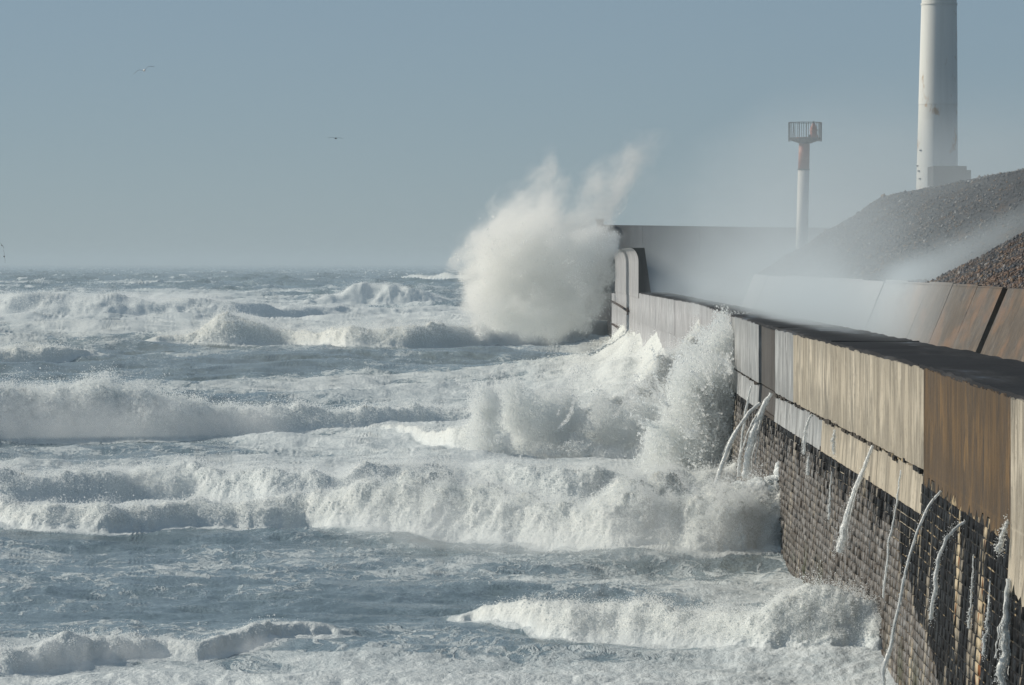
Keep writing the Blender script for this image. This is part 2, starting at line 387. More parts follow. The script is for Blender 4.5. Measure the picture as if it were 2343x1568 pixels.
def breakers(u, X, Z, hf=1.):
    """height, foam, silt, roughness and amplitude of all the breakers; u, X, Z same shape"""
    H = np.zeros_like(Z); foam = np.zeros_like(Z); silt = np.zeros_like(Z); amp = np.zeros_like(Z)
    for i, b in enumerate(BR):
        p = b['p']; uu = u[0] if u.ndim == 2 else u
        yb = col_interp(p, 1, uu); hh = col_interp(p, 2, uu)
        Zb = EYE * F / (yb - 602)
        Xb = (uu - 1181) * Zb / F
        s = Zb.mean() / 150
        Zb = Zb + perlin(Xb / (5 * s), i * 7.1, .5) * 4.6 * s ** .35 + perlin(Xb / (14 * s), i * 3.3, 8.5) * 5.0 * s ** .4 + hf * (perlin(Xb / (1.7 * s), i * 3.1, 5.5) * .9 * s ** .1 + perlin(Xb / (.6 * s), i * 3.1, 1.5) * .3 / s)
        hh = hh * (1 + .34 * perlin(Xb / (3.4 * s ** .7), i * 5.3, 2.5) + hf * .24 * perlin(Xb / (1.1 * s ** .7), i * 5.3, 9.5))
        hh = np.maximum(hh, 0)
        t = Z - Zb
        Lf = np.maximum(b.get('front', 1.5) * hh, .3); Lb = b['back']
        tf = np.clip(t / Lf, 0, 1)
        prof = np.where(t < 0, 0, np.where(t < Lf, (1 - (1 - tf) ** 1.9), np.exp(-np.clip((t - Lf) / Lb, 0, 30) ** 1.15)))
        on = hh / (hh + .12)
        H = H + hh * prof - .10 * hh * np.exp(-((t + 1.5 * Lf) / (1.0 * Lf)) ** 2) * (t < 0)
        fr = np.where(t < 0, sstep(-1.6, -.2, t), np.where(t < Lf, 1, np.exp(-np.clip((t - Lf) / (Lb * .35), 0, 30)))) * on
        tail = np.where(t < -.3, 0, np.exp(-np.clip((t - Lf) / (Lb * 2.2), 0, 30))) * on
        foam = np.maximum(foam, np.maximum(fr * 1.25, tail * .75))
        fr = np.where(t < -.1, 0, fr) * sstep(-.1, .45, t / Lf)
        silt = np.maximum(silt, b['silt'] * fr)
        amp = np.maximum(amp, fr * hh * b['rough'])
    return H, foam, silt, amp

def midwave(X, Z, dz, octv=3):
    """short steep seas, longer along their crests than across"""
    w = perlin(X / 20, Z / 26, 31.) * 3
    a = fbl(X * .50 + w, Z + .22 * X, 0 * Z + 21., 9.5, dz, octv, .55, mode=1)
    return a * (.50 + .36 * sstep(140, 300, Z)) * (1 + .5 * perlin(X / 30, Z / 45, 13.)) * (1 + 1.2 * sstep(500, 1500, Z))
def lat(Z):     # sea face of the wall
    return np.interp(Z, [60, 82.4, 105, 167, 181, 210, 271, 336, 365, 470, 700], [9.41, 9.41, 9.85, 9.94, 10.09, 10.39, 11.3, 10.5, 10.3, 10.3, 10.3])
def wallrise(X, Z):
    """water climbing the far wall"""
    d = np.maximum(lat(Z) - X, 0)
    a = np.exp(-((Z - 430) / 45) ** 2)
    h = .7 * a * (3.2 * np.exp(-d / 1.3) + 1.6 * np.exp(-d / 5)) * (1 + .5 * perlin(X / 1.2, Z / 9, 4.)+ .3 * perlin(X / .5, Z / 3, 9.))
    a2 = sstep(226, 268, Z + 6 * perlin(X / 3, 1.5, 6.)) * (1 - sstep(385, 470, Z))
    lump = 1 + .30 * perlin(X / 3.2, Z / 16, 8.) + .10 * perlin(X / 1.2, Z / 8, 2.)
    return (h * .5 + a2 * (2.0 * np.exp(-d / 3.0) + 2.2 * np.exp(-d / 8)) * lump) * np.where(X > lat(Z) + .4, .2, 1.), a * np.exp(-d / 6) + 1.5 * a2 * np.exp(-d / 6)

NC, NR = 900, 1400
ucols = np.concatenate([np.linspace(-2600, -90, 50), np.linspace(-80, 2120, NC - 90), np.linspace(2140, 3600, 40)])
ucols = ucols[:NC] if len(ucols) > NC else ucols
NC = len(ucols)
Zfine = EYE * F / np.concatenate([np.geomspace(1450, 300, 2000), np.geomspace(299.5, 60, 1500), np.geomspace(59.8, 2.6, 700)])
U = np.broadcast_to(ucols, (len(Zfine), NC)).astype(np.float32); Zf = np.broadcast_to(Zfine[:, None], U.shape).astype(np.float32)
Xf = (U - 1181) * Zf / F
Hf = breakers(U, Xf, Zf, 1.)[0] + wallrise(Xf, Zf)[0] + swell(Xf, Zf) + midwave(Xf, Zf, np.full_like(Zf, .5), 2)
ys = F * (EYE - Hf) / Zf          # rows below the horizon
ys = ys.astype(np.float64)
dy = np.abs(np.diff(ys, axis=0)) + 0.75 * np.abs(np.diff(F * EYE / Zf, axis=0)) + 0.004 * np.abs(np.diff(Zf, axis=0)) ** .5
cum = np.concatenate([np.zeros((1, NC)), np.cumsum(dy, 0)], 0); cum /= cum[-1]
# keep neighbouring columns coherent
for kk in (6, 6, 5):
    pad = np.pad(cum, ((0, 0), (kk, kk)), mode='edge'); cs = np.cumsum(np.pad(pad, ((0, 0), (1, 0))), 1); cum = (cs[:, 2*kk+1:] - cs[:, :-2*kk-1]) / (2*kk+1)
tt = np.linspace(0, 1, NR)
Zg = np.empty((NR, NC), np.float32)
for c in range(NC): Zg[:, c] = np.interp(tt, cum[:, c], Zfine)
del Hf, ys, dy, cum, pad, cs, Xf, Zf, U
Ug = np.broadcast_to(ucols, Zg.shape).astype(np.float32); Xg = (Ug - 1181) * Zg / F
Hb, foam, silt, amp = breakers(Ug, Xg, Zg)
wr, wf = wallrise(Xg, Zg)
sw = swell(Xg, Zg)
amp = np.maximum(amp, .42 * np.clip(wf, 0, 1.2)) * np.where(Xg > lat(Zg), .3, 1.)
dZg = np.abs(np.gradient(Zg, axis=0)) + 1e-3; dXg = np.abs(np.gradient(Xg, axis=1)); dlim = np.minimum(dZg, 30) * .8 + dXg
mw = midwave(Xg, Zg, dlim, 4)
damp = 1 - .65 * np.clip(amp, 0, 1)
dZg = np.abs(np.gradient(Zg, axis=0)) + 1e-3; dXg = np.abs(np.gradient(Xg, axis=1)); dlim = np.minimum(dZg, 30) * .8 + dXg
chop = fbl(Xg, Zg, 0 * Zg + 1.5, 5.2, dlim, 6, .6, mode=1) * .34 + fbl(Xg, Zg, 0 * Zg + 4.5, 14., dlim, 4, .5) * .5
calm = (sstep(109, 165, Zg) * .55 + .45) * (1 + .35 * sstep(180, 260, Zg))
Hg = Hb + wr + (sw + mw) * damp + chop * calm * (1 + 1.2 * sstep(300, 1500, Zg))
foam = np.maximum(foam, wf * .42)
# patches of foam left by earlier waves
def blob(x, y, rx, ry, v):
    Z = zw(y); X = (x - 1181) * Z / F; sx = rx * Z / F; sy = ry * Z * Z / (F * EYE)
    return v * np.exp(-((Xg - X) / sx) ** 2 - ((Zg - Z) / sy) ** 2)
fm = foam * 0 + .30
for b in ((1150, 1610, 2600, 75, 1.0), (300, 1180, 900, 40, .45), (700, 1090, 900, 60, .35), (1200, 1000, 700, 80, .4), (600, 900, 600, 35, .3), (300, 1290, 700, 40, .10),
          (1700, 1310, 500, 45, .22), (1000, 1320, 800, 25, .12), (250, 700, 700, 45, .5), (900, 735, 600, 30, .45), (1550, 830, 260, 80, .6), (1450, 900, 300, 60, .5),
          (300, 1410, 700, 30, -.16), (1000, 1420, 400, 25, -.16), (600, 835, 600, 26, -.2), (300, 1240, 500, 16, -.25), (1000, 640, 2500, 22, -.14), (1400, 1240, 1200, 60, .2)):
    fm = fm + blob(*b)
pn = fbm(Xg / 16, Zg / 30, 8.5, 3) * .55
fm = np.clip(fm + pn + .10 * np.clip(chop * 3, -1, 1) + .22 * np.clip(mw, -.8, .8), 0, .95)
# whitecaps far out
cap = sstep(.36, .62, fbm(Xg / 9, Zg / 22, 12.5, 4, .55) + .22 * np.clip(sw / 2, -1, 1)) * sstep(350, 700, Zg)
foam = np.clip(np.maximum(np.maximum(foam, fm), cap * 1.0), 0, 1.3)
silt = np.clip(silt + .55 * np.exp(-((lat(Zg) - Xg) / 7) ** 2) * sstep(120, 160, Zg) + .35 * np.exp(-((Zg - 560) / 180) ** 2), 0, 1)
V = np.stack([Xg, Zg, Hg], -1)
dU = np.gradient(V, axis=1); dR = np.gradient(V, axis=0); N = np.cross(dU, dR); N /= np.linalg.norm(N, axis=-1)[..., None] + 1e-9
N[N[..., 2] < 0] *= -1
N = N + np.array([0, -.75, .9], np.float32); N /= np.linalg.norm(N, axis=-1)[..., None]
dl = np.linalg.norm(dR, axis=-1) * .7 + dXg
hs = np.clip(amp, .4, 4)
bil = fbl(V[..., 0], V[..., 1], V[..., 2], 1.45, dl, 6, .68, 2.1, mode=2)
lob = fbl(V[..., 0], V[..., 1] * .8, V[..., 2], 4.2, dl, 3, .5)
dsp = bil * np.clip(amp, 0, 3) ** .8 * .46 + lob * np.clip(amp, 0, 4) * .48 + fbl(V[..., 0], V[..., 1], V[..., 2], 1.1, dl, 4, .65, mode=2) * .16 * np.clip(foam, 0, 1)
V = V + N * dsp[..., None] * np.array([1, .9, 1.1], np.float32)
# never through the wall
V[..., 0] = np.where((Zg < 480) & (Zg > 60), np.minimum(V[..., 0], lat(Zg) + 1.2), V[..., 0])
me = mesh_np('sea', V.reshape(-1, 3), grid_faces(NR, NC), True)
attr(me, 'foam', foam); attr(me, 'silt', silt)
link('sea', me, M['sea'], kind='structure')
SEA = dict(V=V, amp=amp, foam=foam)
print('sea', round(time.time() - T0, 1))
m = NT('deep_water'); M['deep'] = m.done(m.pbsdf((.08, .10, .11), .3, .4))
bm = bmesh.new(); boxb(bm, -9000, 9000, -500, 70, -4, -3); link('deep_water', to_me('deep_water', bm), M['deep'], kind='structure')

# ------------------------------------------------------------------ spray: drops (point clouds) and mist (density grids)
def gn_points(name, pts, rad, mat, **props):
    me = mesh_np(name, pts, np.zeros((0, 4), np.int32)); attr(me, 'drop_radius', rad); me.materials.append(mat)
    o = link(name, me, None, **props)
    ng = bpy.data.node_groups.get('drops_from_points')
    if ng is None:
        ng = bpy.data.node_groups.new('drops_from_points', 'GeometryNodeTree')
        ng.interface.new_socket('Geometry', in_out='INPUT', socket_type='NodeSocketGeometry'); ng.interface.new_socket('Geometry', in_out='OUTPUT', socket_type='NodeSocketGeometry')
        gi = ng.nodes.new('NodeGroupInput'); go = ng.nodes.new('NodeGroupOutput'); mp = ng.nodes.new('GeometryNodeMeshToPoints')
        na = ng.nodes.new('GeometryNodeInputNamedAttribute'); na.data_type = 'FLOAT'; na.inputs[0].default_value = 'drop_radius'
        sm = ng.nodes.new('GeometryNodeSetMaterial'); sm.inputs['Material'].default_value = M['drop']
        ng.links.new(gi.outputs[0], mp.inputs[0]); ng.links.new(na.outputs[0], mp.inputs['Radius']); ng.links.new(mp.outputs[0], sm.inputs[0]); ng.links.new(sm.outputs[0], go.inputs[0])
    o.modifiers.new('drops', 'NODES').node_group = ng
    return o
def gn_volume(name, lo, hi, dens, mat, **props):
    """dens[ix, iy, iz] on a regular grid between the corners lo and hi"""
    nx, ny, nz = dens.shape
    me = mesh_np(name, np.zeros((dens.size, 3), np.float32), np.zeros((0, 4), np.int32)); attr(me, 'grid_density', dens.reshape(-1)); me.materials.append(mat)
    o = link(name, me, None, **props)
    ng = bpy.data.node_groups.new(name + '_grid', 'GeometryNodeTree')
    ng.interface.new_socket('Geometry', in_out='INPUT', socket_type='NodeSocketGeometry'); ng.interface.new_socket('Geometry', in_out='OUTPUT', socket_type='NodeSocketGeometry')
    N_ = ng.nodes.new; L = ng.links.new
    gi = N_('NodeGroupInput'); go = N_('NodeGroupOutput'); vc = N_('GeometryNodeVolumeCube'); pos = N_('GeometryNodeInputPosition'); sp = N_('ShaderNodeSeparateXYZ')
    L(pos.outputs[0], sp.inputs[0])
    vc.inputs['Min'].default_value = lo; vc.inputs['Max'].default_value = hi
    vc.inputs['Resolution X'].default_value = nx; vc.inputs['Resolution Y'].default_value = ny; vc.inputs['Resolution Z'].default_value = nz
    def mt(op, a, b=None):
        x = N_('ShaderNodeMath'); x.operation = op
        for i, q in enumerate((a, b)):
            if q is None: continue
            if isinstance(q, (int, float)): x.inputs[i].default_value = q
            else: L(q, x.inputs[i])
        return x.outputs[0]
    idx = None
    for k, (n_, st) in enumerate(((nx, ny * nz), (ny, nz), (nz, 1))):
        t = mt('ROUND', mt('MULTIPLY', mt('SUBTRACT', sp.outputs[k], lo[k]), (n_ - 1) / (hi[k] - lo[k])))
        t = mt('MULTIPLY', mt('MINIMUM', mt('MAXIMUM', t, 0), n_ - 1), st)
        idx = t if idx is None else mt('ADD', idx, t)
    na = N_('GeometryNodeInputNamedAttribute'); na.data_type = 'FLOAT'; na.inputs[0].default_value = 'grid_density'
    si = N_('GeometryNodeSampleIndex'); si.data_type = 'FLOAT'
    L(gi.outputs[0], si.inputs['Geometry']); L(na.outputs[0], si.inputs['Value']); L(idx, si.inputs['Index']); L(si.outputs[0], vc.inputs['Density'])
    sm = N_('GeometryNodeSetMaterial'); sm.inputs['Material'].default_value = mat; L(vc.outputs[0], sm.inputs[0]); L(sm.outputs[0], go.inputs[0])
    o.modifiers.new('mist', 'NODES').node_group = ng
    return o
def lattice(lo, hi, n):
    ax = [np.linspace(lo[k], hi[k], n[k], dtype=np.float32) for k in range(3)]
    return np.meshgrid(*ax, indexing='ij')
def capsules(X, Y, Zz, caps):
    """soft union of tapered capsules: (a, b, ra, rb, weight) -> field 1 in the middle, 0 at the skin"""
    d = np.zeros_like(X)
    xa, ya, za = X[:, 0, 0], Y[0, :, 0], Zz[0, 0, :]
    for a, b, ra, rb, w in caps:
        a = np.array(a, np.float32); bb = np.array(b, np.float32); ab = bb - a; m = max(ra, rb) + 4.2
        sl = []
        for k, ax in enumerate((xa, ya, za)):
            i0, i1 = np.searchsorted(ax, [min(a[k], bb[k]) - m, max(a[k], bb[k]) + m]); sl.append(slice(max(i0 - 1, 0), i1 + 1))
        sl = tuple(sl); x, y, z = X[sl], Y[sl], Zz[sl]
        if x.size == 0: continue
        t = np.clip(((x - a[0]) * ab[0] + (y - a[1]) * ab[1] + (z - a[2]) * ab[2]) / (ab @ ab), 0, 1)
        r = ra + (rb - ra) * t
        q = np.sqrt((x - a[0] - t * ab[0]) ** 2 + ((y - a[1] - t * ab[1]) * .8) ** 2 + (z - a[2] - t * ab[2]) ** 2) / r
        wt = w if not hasattr(w, '__len__') else w[0] + (w[1] - w[0]) * t
        e = wt * np.clip(1 - q, 0, 1); d[sl] = np.maximum(d[sl], e) + .25 * np.minimum(d[sl], e)
    return d
def fingers(n, cx, cy, sx, a0, a1, l0, l1, r0, r1, w, dz, seed):
    """thin jets of water flung from round (cx, cy), rows for caps_px"""
    rr = random.Random(seed); out = []
    for k in range(n):
        an = math.radians(rr.uniform(a0, a1)); L_ = rr.uniform(l0, l1); x = cx + rr.uniform(-sx, sx); y = cy + rr.uniform(-20, 30); r = rr.uniform(r0, r1)
        out.append((x, y, x + math.cos(an) * L_, y - math.sin(an) * L_, r, r * .3, (w, w * .4), rr.uniform(-dz, dz)))
    return out
def sheared(X, Y, Zz, sx, dirx=.75, dirz=.66):
    """coordinates stretched along the wind-blown direction (up and to the right)"""
    a = X * dirx + Zz * dirz; b = -X * dirz + Zz * dirx
    return a / sx, b, Y

def caps_px(rows, Z):
    """rows of x0,y0,x1,y1,r0,r1 (picture units), weight, dZ"""
    out = []
    for x0, y0, x1, y1, r0, r1, w, dz in rows:
        out.append((P(x0, y0, Z + dz), P(x1, y1, Z + dz), r0 * Z / F, r1 * Z / F, w))
    return out

# the great plume at the far wall
ZP = 405.
lo = (*P(950, 800, ZP)[:1], ZP - 15, P(950, 800, ZP)[2]); hi = (P(1540, 290, ZP)[0], ZP + 15, P(1540, 290, ZP)[2])
n = (236, 56, 204)
X, Y, Zz = lattice(lo, hi, n)
caps = caps_px([
    (1140, 680, 1135, 590, 88, 84, 1.4, 0), (1250, 700, 1215, 540, 118, 108, 1.5, 0), (1330, 650, 1320, 580, 85, 92, 1.6, -3), (1385, 700, 1388, 600, 26, 40, 1.6, 0),
    (1140, 560, 1262, 385, 80, 50, (1.4, 1.0), 3), (1200, 560, 1290, 440, 80, 50, (1.3, .9), -3), (1300, 540, 1445, 355, 70, 62, (1.3, 1.0), 2), (1380, 420, 1500, 330, 60, 50, (.7, .4), 5),
    (1140, 600, 1120, 530, 70, 50, .8, -2), (1098, 690, 1092, 590, 62, 54, 1.1, 2), (1065, 580, 1005, 620, 44, 24, (.7, .35), 4), (1090, 700, 1330, 728, 60, 50, 1.0, 0), (1100, 712, 1370, 722, 62, 52, 1.2, -3), (1290, 560, 1375, 560, 70, 60, 1.5, -4)] + fingers(10, 1180, 520, 90, 38, 66, 120, 220, 10, 22, 1.1, 5, 3) + fingers(9, 1340, 500, 50, 42, 75, 90, 200, 9, 20, 1.1, 5, 5) + fingers(6, 1085, 640, 20, 120, 200, 50, 90, 7, 13, 1., 4, 9), ZP)
wx = fbm(X / 3.4, Y / 4, Zz / 3.4, 4) * 3.0; wz = fbm(X / 3.4 + 40, Y / 4, Zz / 3.4, 4) * 3.0
f = capsules(X + wx, Y, Zz + wz, caps)
a_, b_, c_ = sheared(X + wx * .5, Y, Zz + wz * .5, 2.6)
st = fbm(a_ / 1.3, b_ / 1.3, c_ / 1.6, 4, .55)
pf = fbm(X / 2.2, Y / 2.4, Zz / 2.2, 5, .58, mode=2)
hgt = sstep(8, 15, Zz)
nn = st * (.45 + .65 * hgt) + pf * .55 * (1 - .75 * hgt)
plume = np.clip(f * (1.0 + 1.5 * nn) - .06, 0, None)
fa_, fb_, fc_ = sheared(X + wx * .4, Y, Zz + wz * .4, 4.2)
fing = fbm(fa_ / 1.1, fb_ / 1.1, fc_ / 1.5, 5, .6, mode=1)
cell = sstep(-.25, .35, fing * .6 + pf * .9)
dens = np.minimum(.8 * np.clip(plume - .30, 0, 2), .26) * (.18 + 1.3 * cell) * (1 - .72 * sstep(12, 18, Zz)) + .10 * np.clip(plume, 0, 1) * (.4 + 1.5 * cell)
dens = np.clip(dens, 0, 2.2); dens[dens < .004] = 0
gn_volume('spray_plume', lo, hi, dens, M['cream'], kind='stuff', label='great white plume of spray thrown up where the wave hits the far recurved wall', category='spray')
def scatter_points(field, lo, hi, n, count, pw=1.):
    w = (field ** pw).ravel(); cdf = np.cumsum(w, dtype=np.float64); cdf /= cdf[-1]
    i = np.searchsorted(cdf, RNG.random(count)); i = np.minimum(i, w.size - 1)
    ix, iy, iz = np.unravel_index(i, n)
    c = np.stack([ix, iy, iz], 1) + RNG.random((count, 3)) - .5
    return np.array(lo) + c / (np.array(n) - 1) * (np.array(hi) - np.array(lo))
core = np.clip(plume - .25, 0, 1.5) * cell ** 2 * (1 - 1. * sstep(11, 16, Zz))
pts = scatter_points(core, lo, hi, n, 60000, .9)
gn_points('spray_drops', pts, RNG.gamma(1.5, .010, len(pts)) + .010, M['drop'], kind='stuff', label='heavy creamy drops in the heart of the plume at the far wall', category='spray')

# burst out at sea in front of the wall and splash against the near wall corner
ZB = 238.
lo = (P(1010, 800, ZB)[0], ZB - 14, P(0, 1090, ZB)[2]); hi = (P(1640, 800, ZB)[0], ZB + 12, P(0, 790, ZB)[2]); n = (252, 44, 120)
X, Y, Zz = lattice(lo, hi, n)
caps = caps_px([(1115, 1010, 1105, 900, 75, 48, 1.0, -3), (1190, 1020, 1175, 925, 80, 62, .9, 0), (1270, 1020, 1270, 930, 85, 66, .9, 0), (1350, 1020, 1390, 940, 85, 62, .8, 2), (1430, 1010, 1500, 910, 85, 60, .7, 2),
                (1130, 900, 1180, 856, 34, 20, .5, 0), (1230, 930, 1340, 850, 50, 34, .5, 2), (1090, 1045, 1600, 1045, 50, 55, .8, -2), (1520, 980, 1610, 860, 70, 75, .6, 2)] + fingers(12, 1110, 920, 30, 60, 130, 50, 120, 8, 18, 1., 4, 31) + fingers(22, 1330, 960, 190, 40, 110, 70, 170, 7, 18, .9, 5, 32), ZB)
wx = fbm(X / 2.4, Y / 3, Zz / 2.4, 4) * 1.7; wz = fbm(X / 2.4 + 40, Y / 3, Zz / 2.4, 4) * 1.7
f = capsules(X + wx, Y, Zz + wz, caps)
a_, b_, c_ = sheared(X, Y, Zz, 2.6)
nn = fbm(X / 1.5, Y / 2, Zz / 1.5, 5, .6) * .7 + .7 * fbm(a_ / 1.2, b_ / 1.2, c_ / 1.2, 4, .6)
bur = np.clip(f * (1.0 + 1.8 * nn) - .11, 0, None)
dens = np.minimum(.42 * bur ** 1.3, .35); dens[dens < .006] = 0
gn_volume('spray_burst', lo, hi, dens, M['cream'], kind='stuff', label='low burst of spray over the broken water left of the near wall', category='spray')
pts = scatter_points(np.clip(bur - .10, 0, 1.), lo, hi, n, 190000, .8)
gn_points('burst_drops', pts, RNG.gamma(1.5, .006, len(pts)) + .006, M['drop'], kind='stuff', label='drops flying in the low burst left of the near wall', category='spray')

ZS = 204.
lo = (P(1440, 800, ZS)[0], ZS - 10, P(0, 1160, ZS)[2]); hi = (P(1760, 800, ZS)[0], ZS + 16, P(0, 650, ZS)[2]); n = (112, 44, 180)
X, Y, Zz = lattice(lo, hi, n)
caps = caps_px([(1590, 1090, 1610, 880, 135, 96, .95, 0), (1612, 870, 1645, 765, 92, 56, (.85, .7), 3), (1630, 780, 1655, 712, 40, 22, (.6, .4), 5), (1640, 1000, 1640, 900, 60, 55, .8, 0), (1560, 930, 1590, 820, 70, 50, .5, 2),
                (1530, 1080, 1560, 930, 95, 70, .6, 0), (1490, 1100, 1530, 1000, 70, 55, .5, 1)] + fingers(26, 1620, 860, 50, 78, 150, 90, 230, 6, 15, 1.1, 5, 21) + fingers(16, 1560, 960, 70, 90, 165, 90, 200, 7, 16, 1., 5, 22) + [(1650, 735, 1740, 708, 28, 14, (.6, .3), 8), (1690, 712, 1780, 714, 14, 9, .8, 6)], ZS)
f = capsules(X + fbm(X / 1.8, Y / 2, Zz / 1.8, 4) * 1.1, Y, Zz + fbm(X / 1.8 + 9, Y / 2, Zz / 1.8, 4) * 1.1, caps)
nn = fbm(X / 1.1 + Zz * .35, Y / 1.2, Zz / 1.7, 5, .72) * 1.7
spl = np.clip(f * (1 + 1.5 * nn) - .075, 0, None) * ((X < lat(Y) - .05) | (Zz > 8.05))
dens = np.minimum(.30 * spl ** 1.1, .26); dens[dens < .006] = 0
gn_volume('wall_splash', lo, hi, dens, M['cream'], kind='stuff', label='upright splash of spray against the far end of the near wall', category='spray')
pts = scatter_points(spl, lo, hi, n, 300000, .8)
pts = pts[(pts[:, 0] < lat(pts[:, 1]) - .03) | (pts[:, 2] > 8.06)]
gn_points('splash_drops', pts, np.clip(RNG.pareto(2.6, len(pts)) * .010 + .006, 0, .06), M['drop'], kind='stuff', label='separate drops in the upright splash at the end of the near wall', category='spray')

# mist blown over the wall on to the sloping slabs and the gravel
lo = (10.6, 120., 7.2); hi = (34., 470., 19.); n = (80, 120, 60)
X, Y, Zz = lattice(lo, hi, n)
nn = fbm(X / 4, Y / 9, Zz / 2.5, 4, .55)
a1 = np.exp(-((Y - 188) / 30) ** 2) * np.exp(-((X - 14.5) / 3.2) ** 2) * np.exp(-np.clip(Zz - 8.2, 0, 9) / 1.1) * .22
a2 = np.exp(-((Y - 168) / 6.) ** 2) * np.exp(-((Zz - (9.9 + (X - 15) * .50)) / .55) ** 2) * sstep(14.2, 15.3, X) * np.exp(-np.clip(X - 15, 0, 9) / 2.0) * .40
a3 = sstep(190, 300, Y) * np.exp(-np.clip(Zz - 8, 0, 12) / 2.6) * .0060 * sstep(10.7, 13, X)
a4 = sstep(150, 200, Y) * np.exp(-np.clip(Zz - 8.5, 0, 12) / 4.8) * .027 * (1 - .75 * sstep(260, 300, Y))
dens = (a1 + a2 * 1.0 + a3 + a4) * np.clip(1 + 1.5 * nn, .1, 3)
for k, ax in ((0, X), (1, Y), (2, Zz)):
    w = (hi[k] - lo[k]) * .07
    dens = dens * sstep(lo[k], lo[k] + (w * .5 if k < 2 else .1), ax) * (1 - sstep(hi[k] - w * 1.5, hi[k], ax))
dens[dens < .0004] = 0
M['mist2'] = mat_vol('thin_mist', (.86, .94, .99), 1., .0)
gn_volume('blown_mist', lo, hi, dens, M['mist2'], kind='stuff', label='thin mist blown over the wall on to the sloping slabs and gravel', category='spray')

# fuzz of drops over every breaker
Vs = SEA['V']; am = SEA['amp']
wgt = np.clip(am - .10, 0, 3) * (np.abs(Vs[..., 0]) < Vs[..., 1] * .15)
wgt = wgt * np.clip(1.5 - np.clip(Vs[..., 1] - 100, 0, 900) / 900, .4, 1.5)
w = wgt.ravel().astype(np.float64); cdf = np.cumsum(w); cdf /= cdf[-1]
K = 1000000
i = np.searchsorted(cdf, RNG.random(K)); p0 = Vs.reshape(-1, 3)[i]; a0 = am.ravel()[i]
sc = np.clip(p0[:, 1] / 150, .8, 4)
jit = RNG.normal(size=(K, 3)).astype(np.float32) * (.07 * sc)[:, None]
up = RNG.exponential(1., K) * .11 * a0 ** .8 * (1 + .9 * perlin(p0[:, 0] / .7, p0[:, 1] / .9, p0[:, 2] / .7))
up = np.clip(up, 0, 1.8)
pts = p0 + jit + np.stack([up * .45, -up * .15, up], 1)
keep = perlin(pts[:, 0] / .33, pts[:, 1] / .5, pts[:, 2] / .33) + .7 * np.exp(-up / .12) > -.05
pts = pts[keep]; sc = sc[keep]
ok = pts[:, 0] < lat(pts[:, 1]) - .02
pts = pts[ok]; sc = sc[ok]
gn_points('breaker_spray', pts, (RNG.gamma(1.3, .0032, len(pts)) + .003) * sc ** .9, M['drop'], kind='stuff', label='loose drops and froth thrown off the crests of the breaking waves', category='spray')
# mist standing over the breakers
def crest_mist(name, bi, u0, u1, top, dmax, thick, label, n=(260, 26, 40)):
    b = BR[bi]; us = np.linspace(u0, u1, 60); Zb = EYE * F / (col_interp(b['p'], 1, us) - 602); Xb = (us - 1181) * Zb / F; hb = col_interp(b['p'], 2, us)
    lo = (float(Xb.min()), float(Zb.min()) - 1, -.5); hi = (float(Xb.max()), float(Zb.max()) + thick, float(hb.max() * top + .5))
    X, Y, Zz = lattice(lo, hi, n)
    o = np.argsort(Xb); Zc = np.interp(X, Xb[o], Zb[o]); hc = np.interp(X, Xb[o], hb[o])
    t = (Y - Zc) / thick; q = Zz / (hc * top + .1)
    s = hb.max()
    nn = fbm(X / s * 1.3, Y / s, Zz / s * 1.3, 5, .6, mode=2) + .4 * fbm(X / s / 2 - Zz / s, Y / s, Zz / s, 3)
    f = sstep(-.05, .12, t) * (1 - sstep(.6, 1, t)) * np.clip(1.15 - q ** 1.5 + nn * 1.1 - .25, 0, 1) * sstep(lo[0], lo[0] + s, X) * (1 - sstep(hi[0] - s, hi[0], X)) * (hc > .2)
    f = f * (1 - sstep(.8, 1., Zz / hi[2]))
    dens = dmax * f; dens[dens < .003] = 0
    gn_volume(name, lo, hi, dens, M['mist'], kind='stuff', label=label, category='spray')
crest_mist('crest_mist', 7, 350, 1330, 1.25, .16, 9, 'mist over the long creamy breaker left of the plume', (300, 24, 36))
crest_mist('crest_mist', 8, 700, 1050, 1.15, .18, 16, 'mist over the single white crest on the far sea', (120, 20, 36))
crest_mist('crest_mist', 9, -80, 560, 1.12, .10, 22, 'mist over the large swell at the far left', (200, 20, 30))
crest_mist('crest_mist', 4, -80, 700, 1.15, .17, 6, 'mist over the thick breaker at mid left', (260, 24, 36))
crest_mist('crest_mist', 2, 640, 1790, 1.22, .17, 4.5, 'fine mist on the broad breaker that strikes the near wall', (330, 18, 34))
crest_mist('crest_mist', 1, 1100, 2060, 1.25, .17, 3, 'fine mist on the front breaker at the foot of the wall', (300, 16, 28))
crest_mist('crest_mist', 0, -80, 800, 1.3, .5, 2.5, 'fine mist on the small breaker at the bottom left', (220, 14, 18))
crest_mist('crest_mist', 3, -80, 1560, 1.25, .17, 5, 'fine mist on the long foam line behind the broad breaker', (330, 18, 28))
print('spray', round(time.time() - T0, 1))

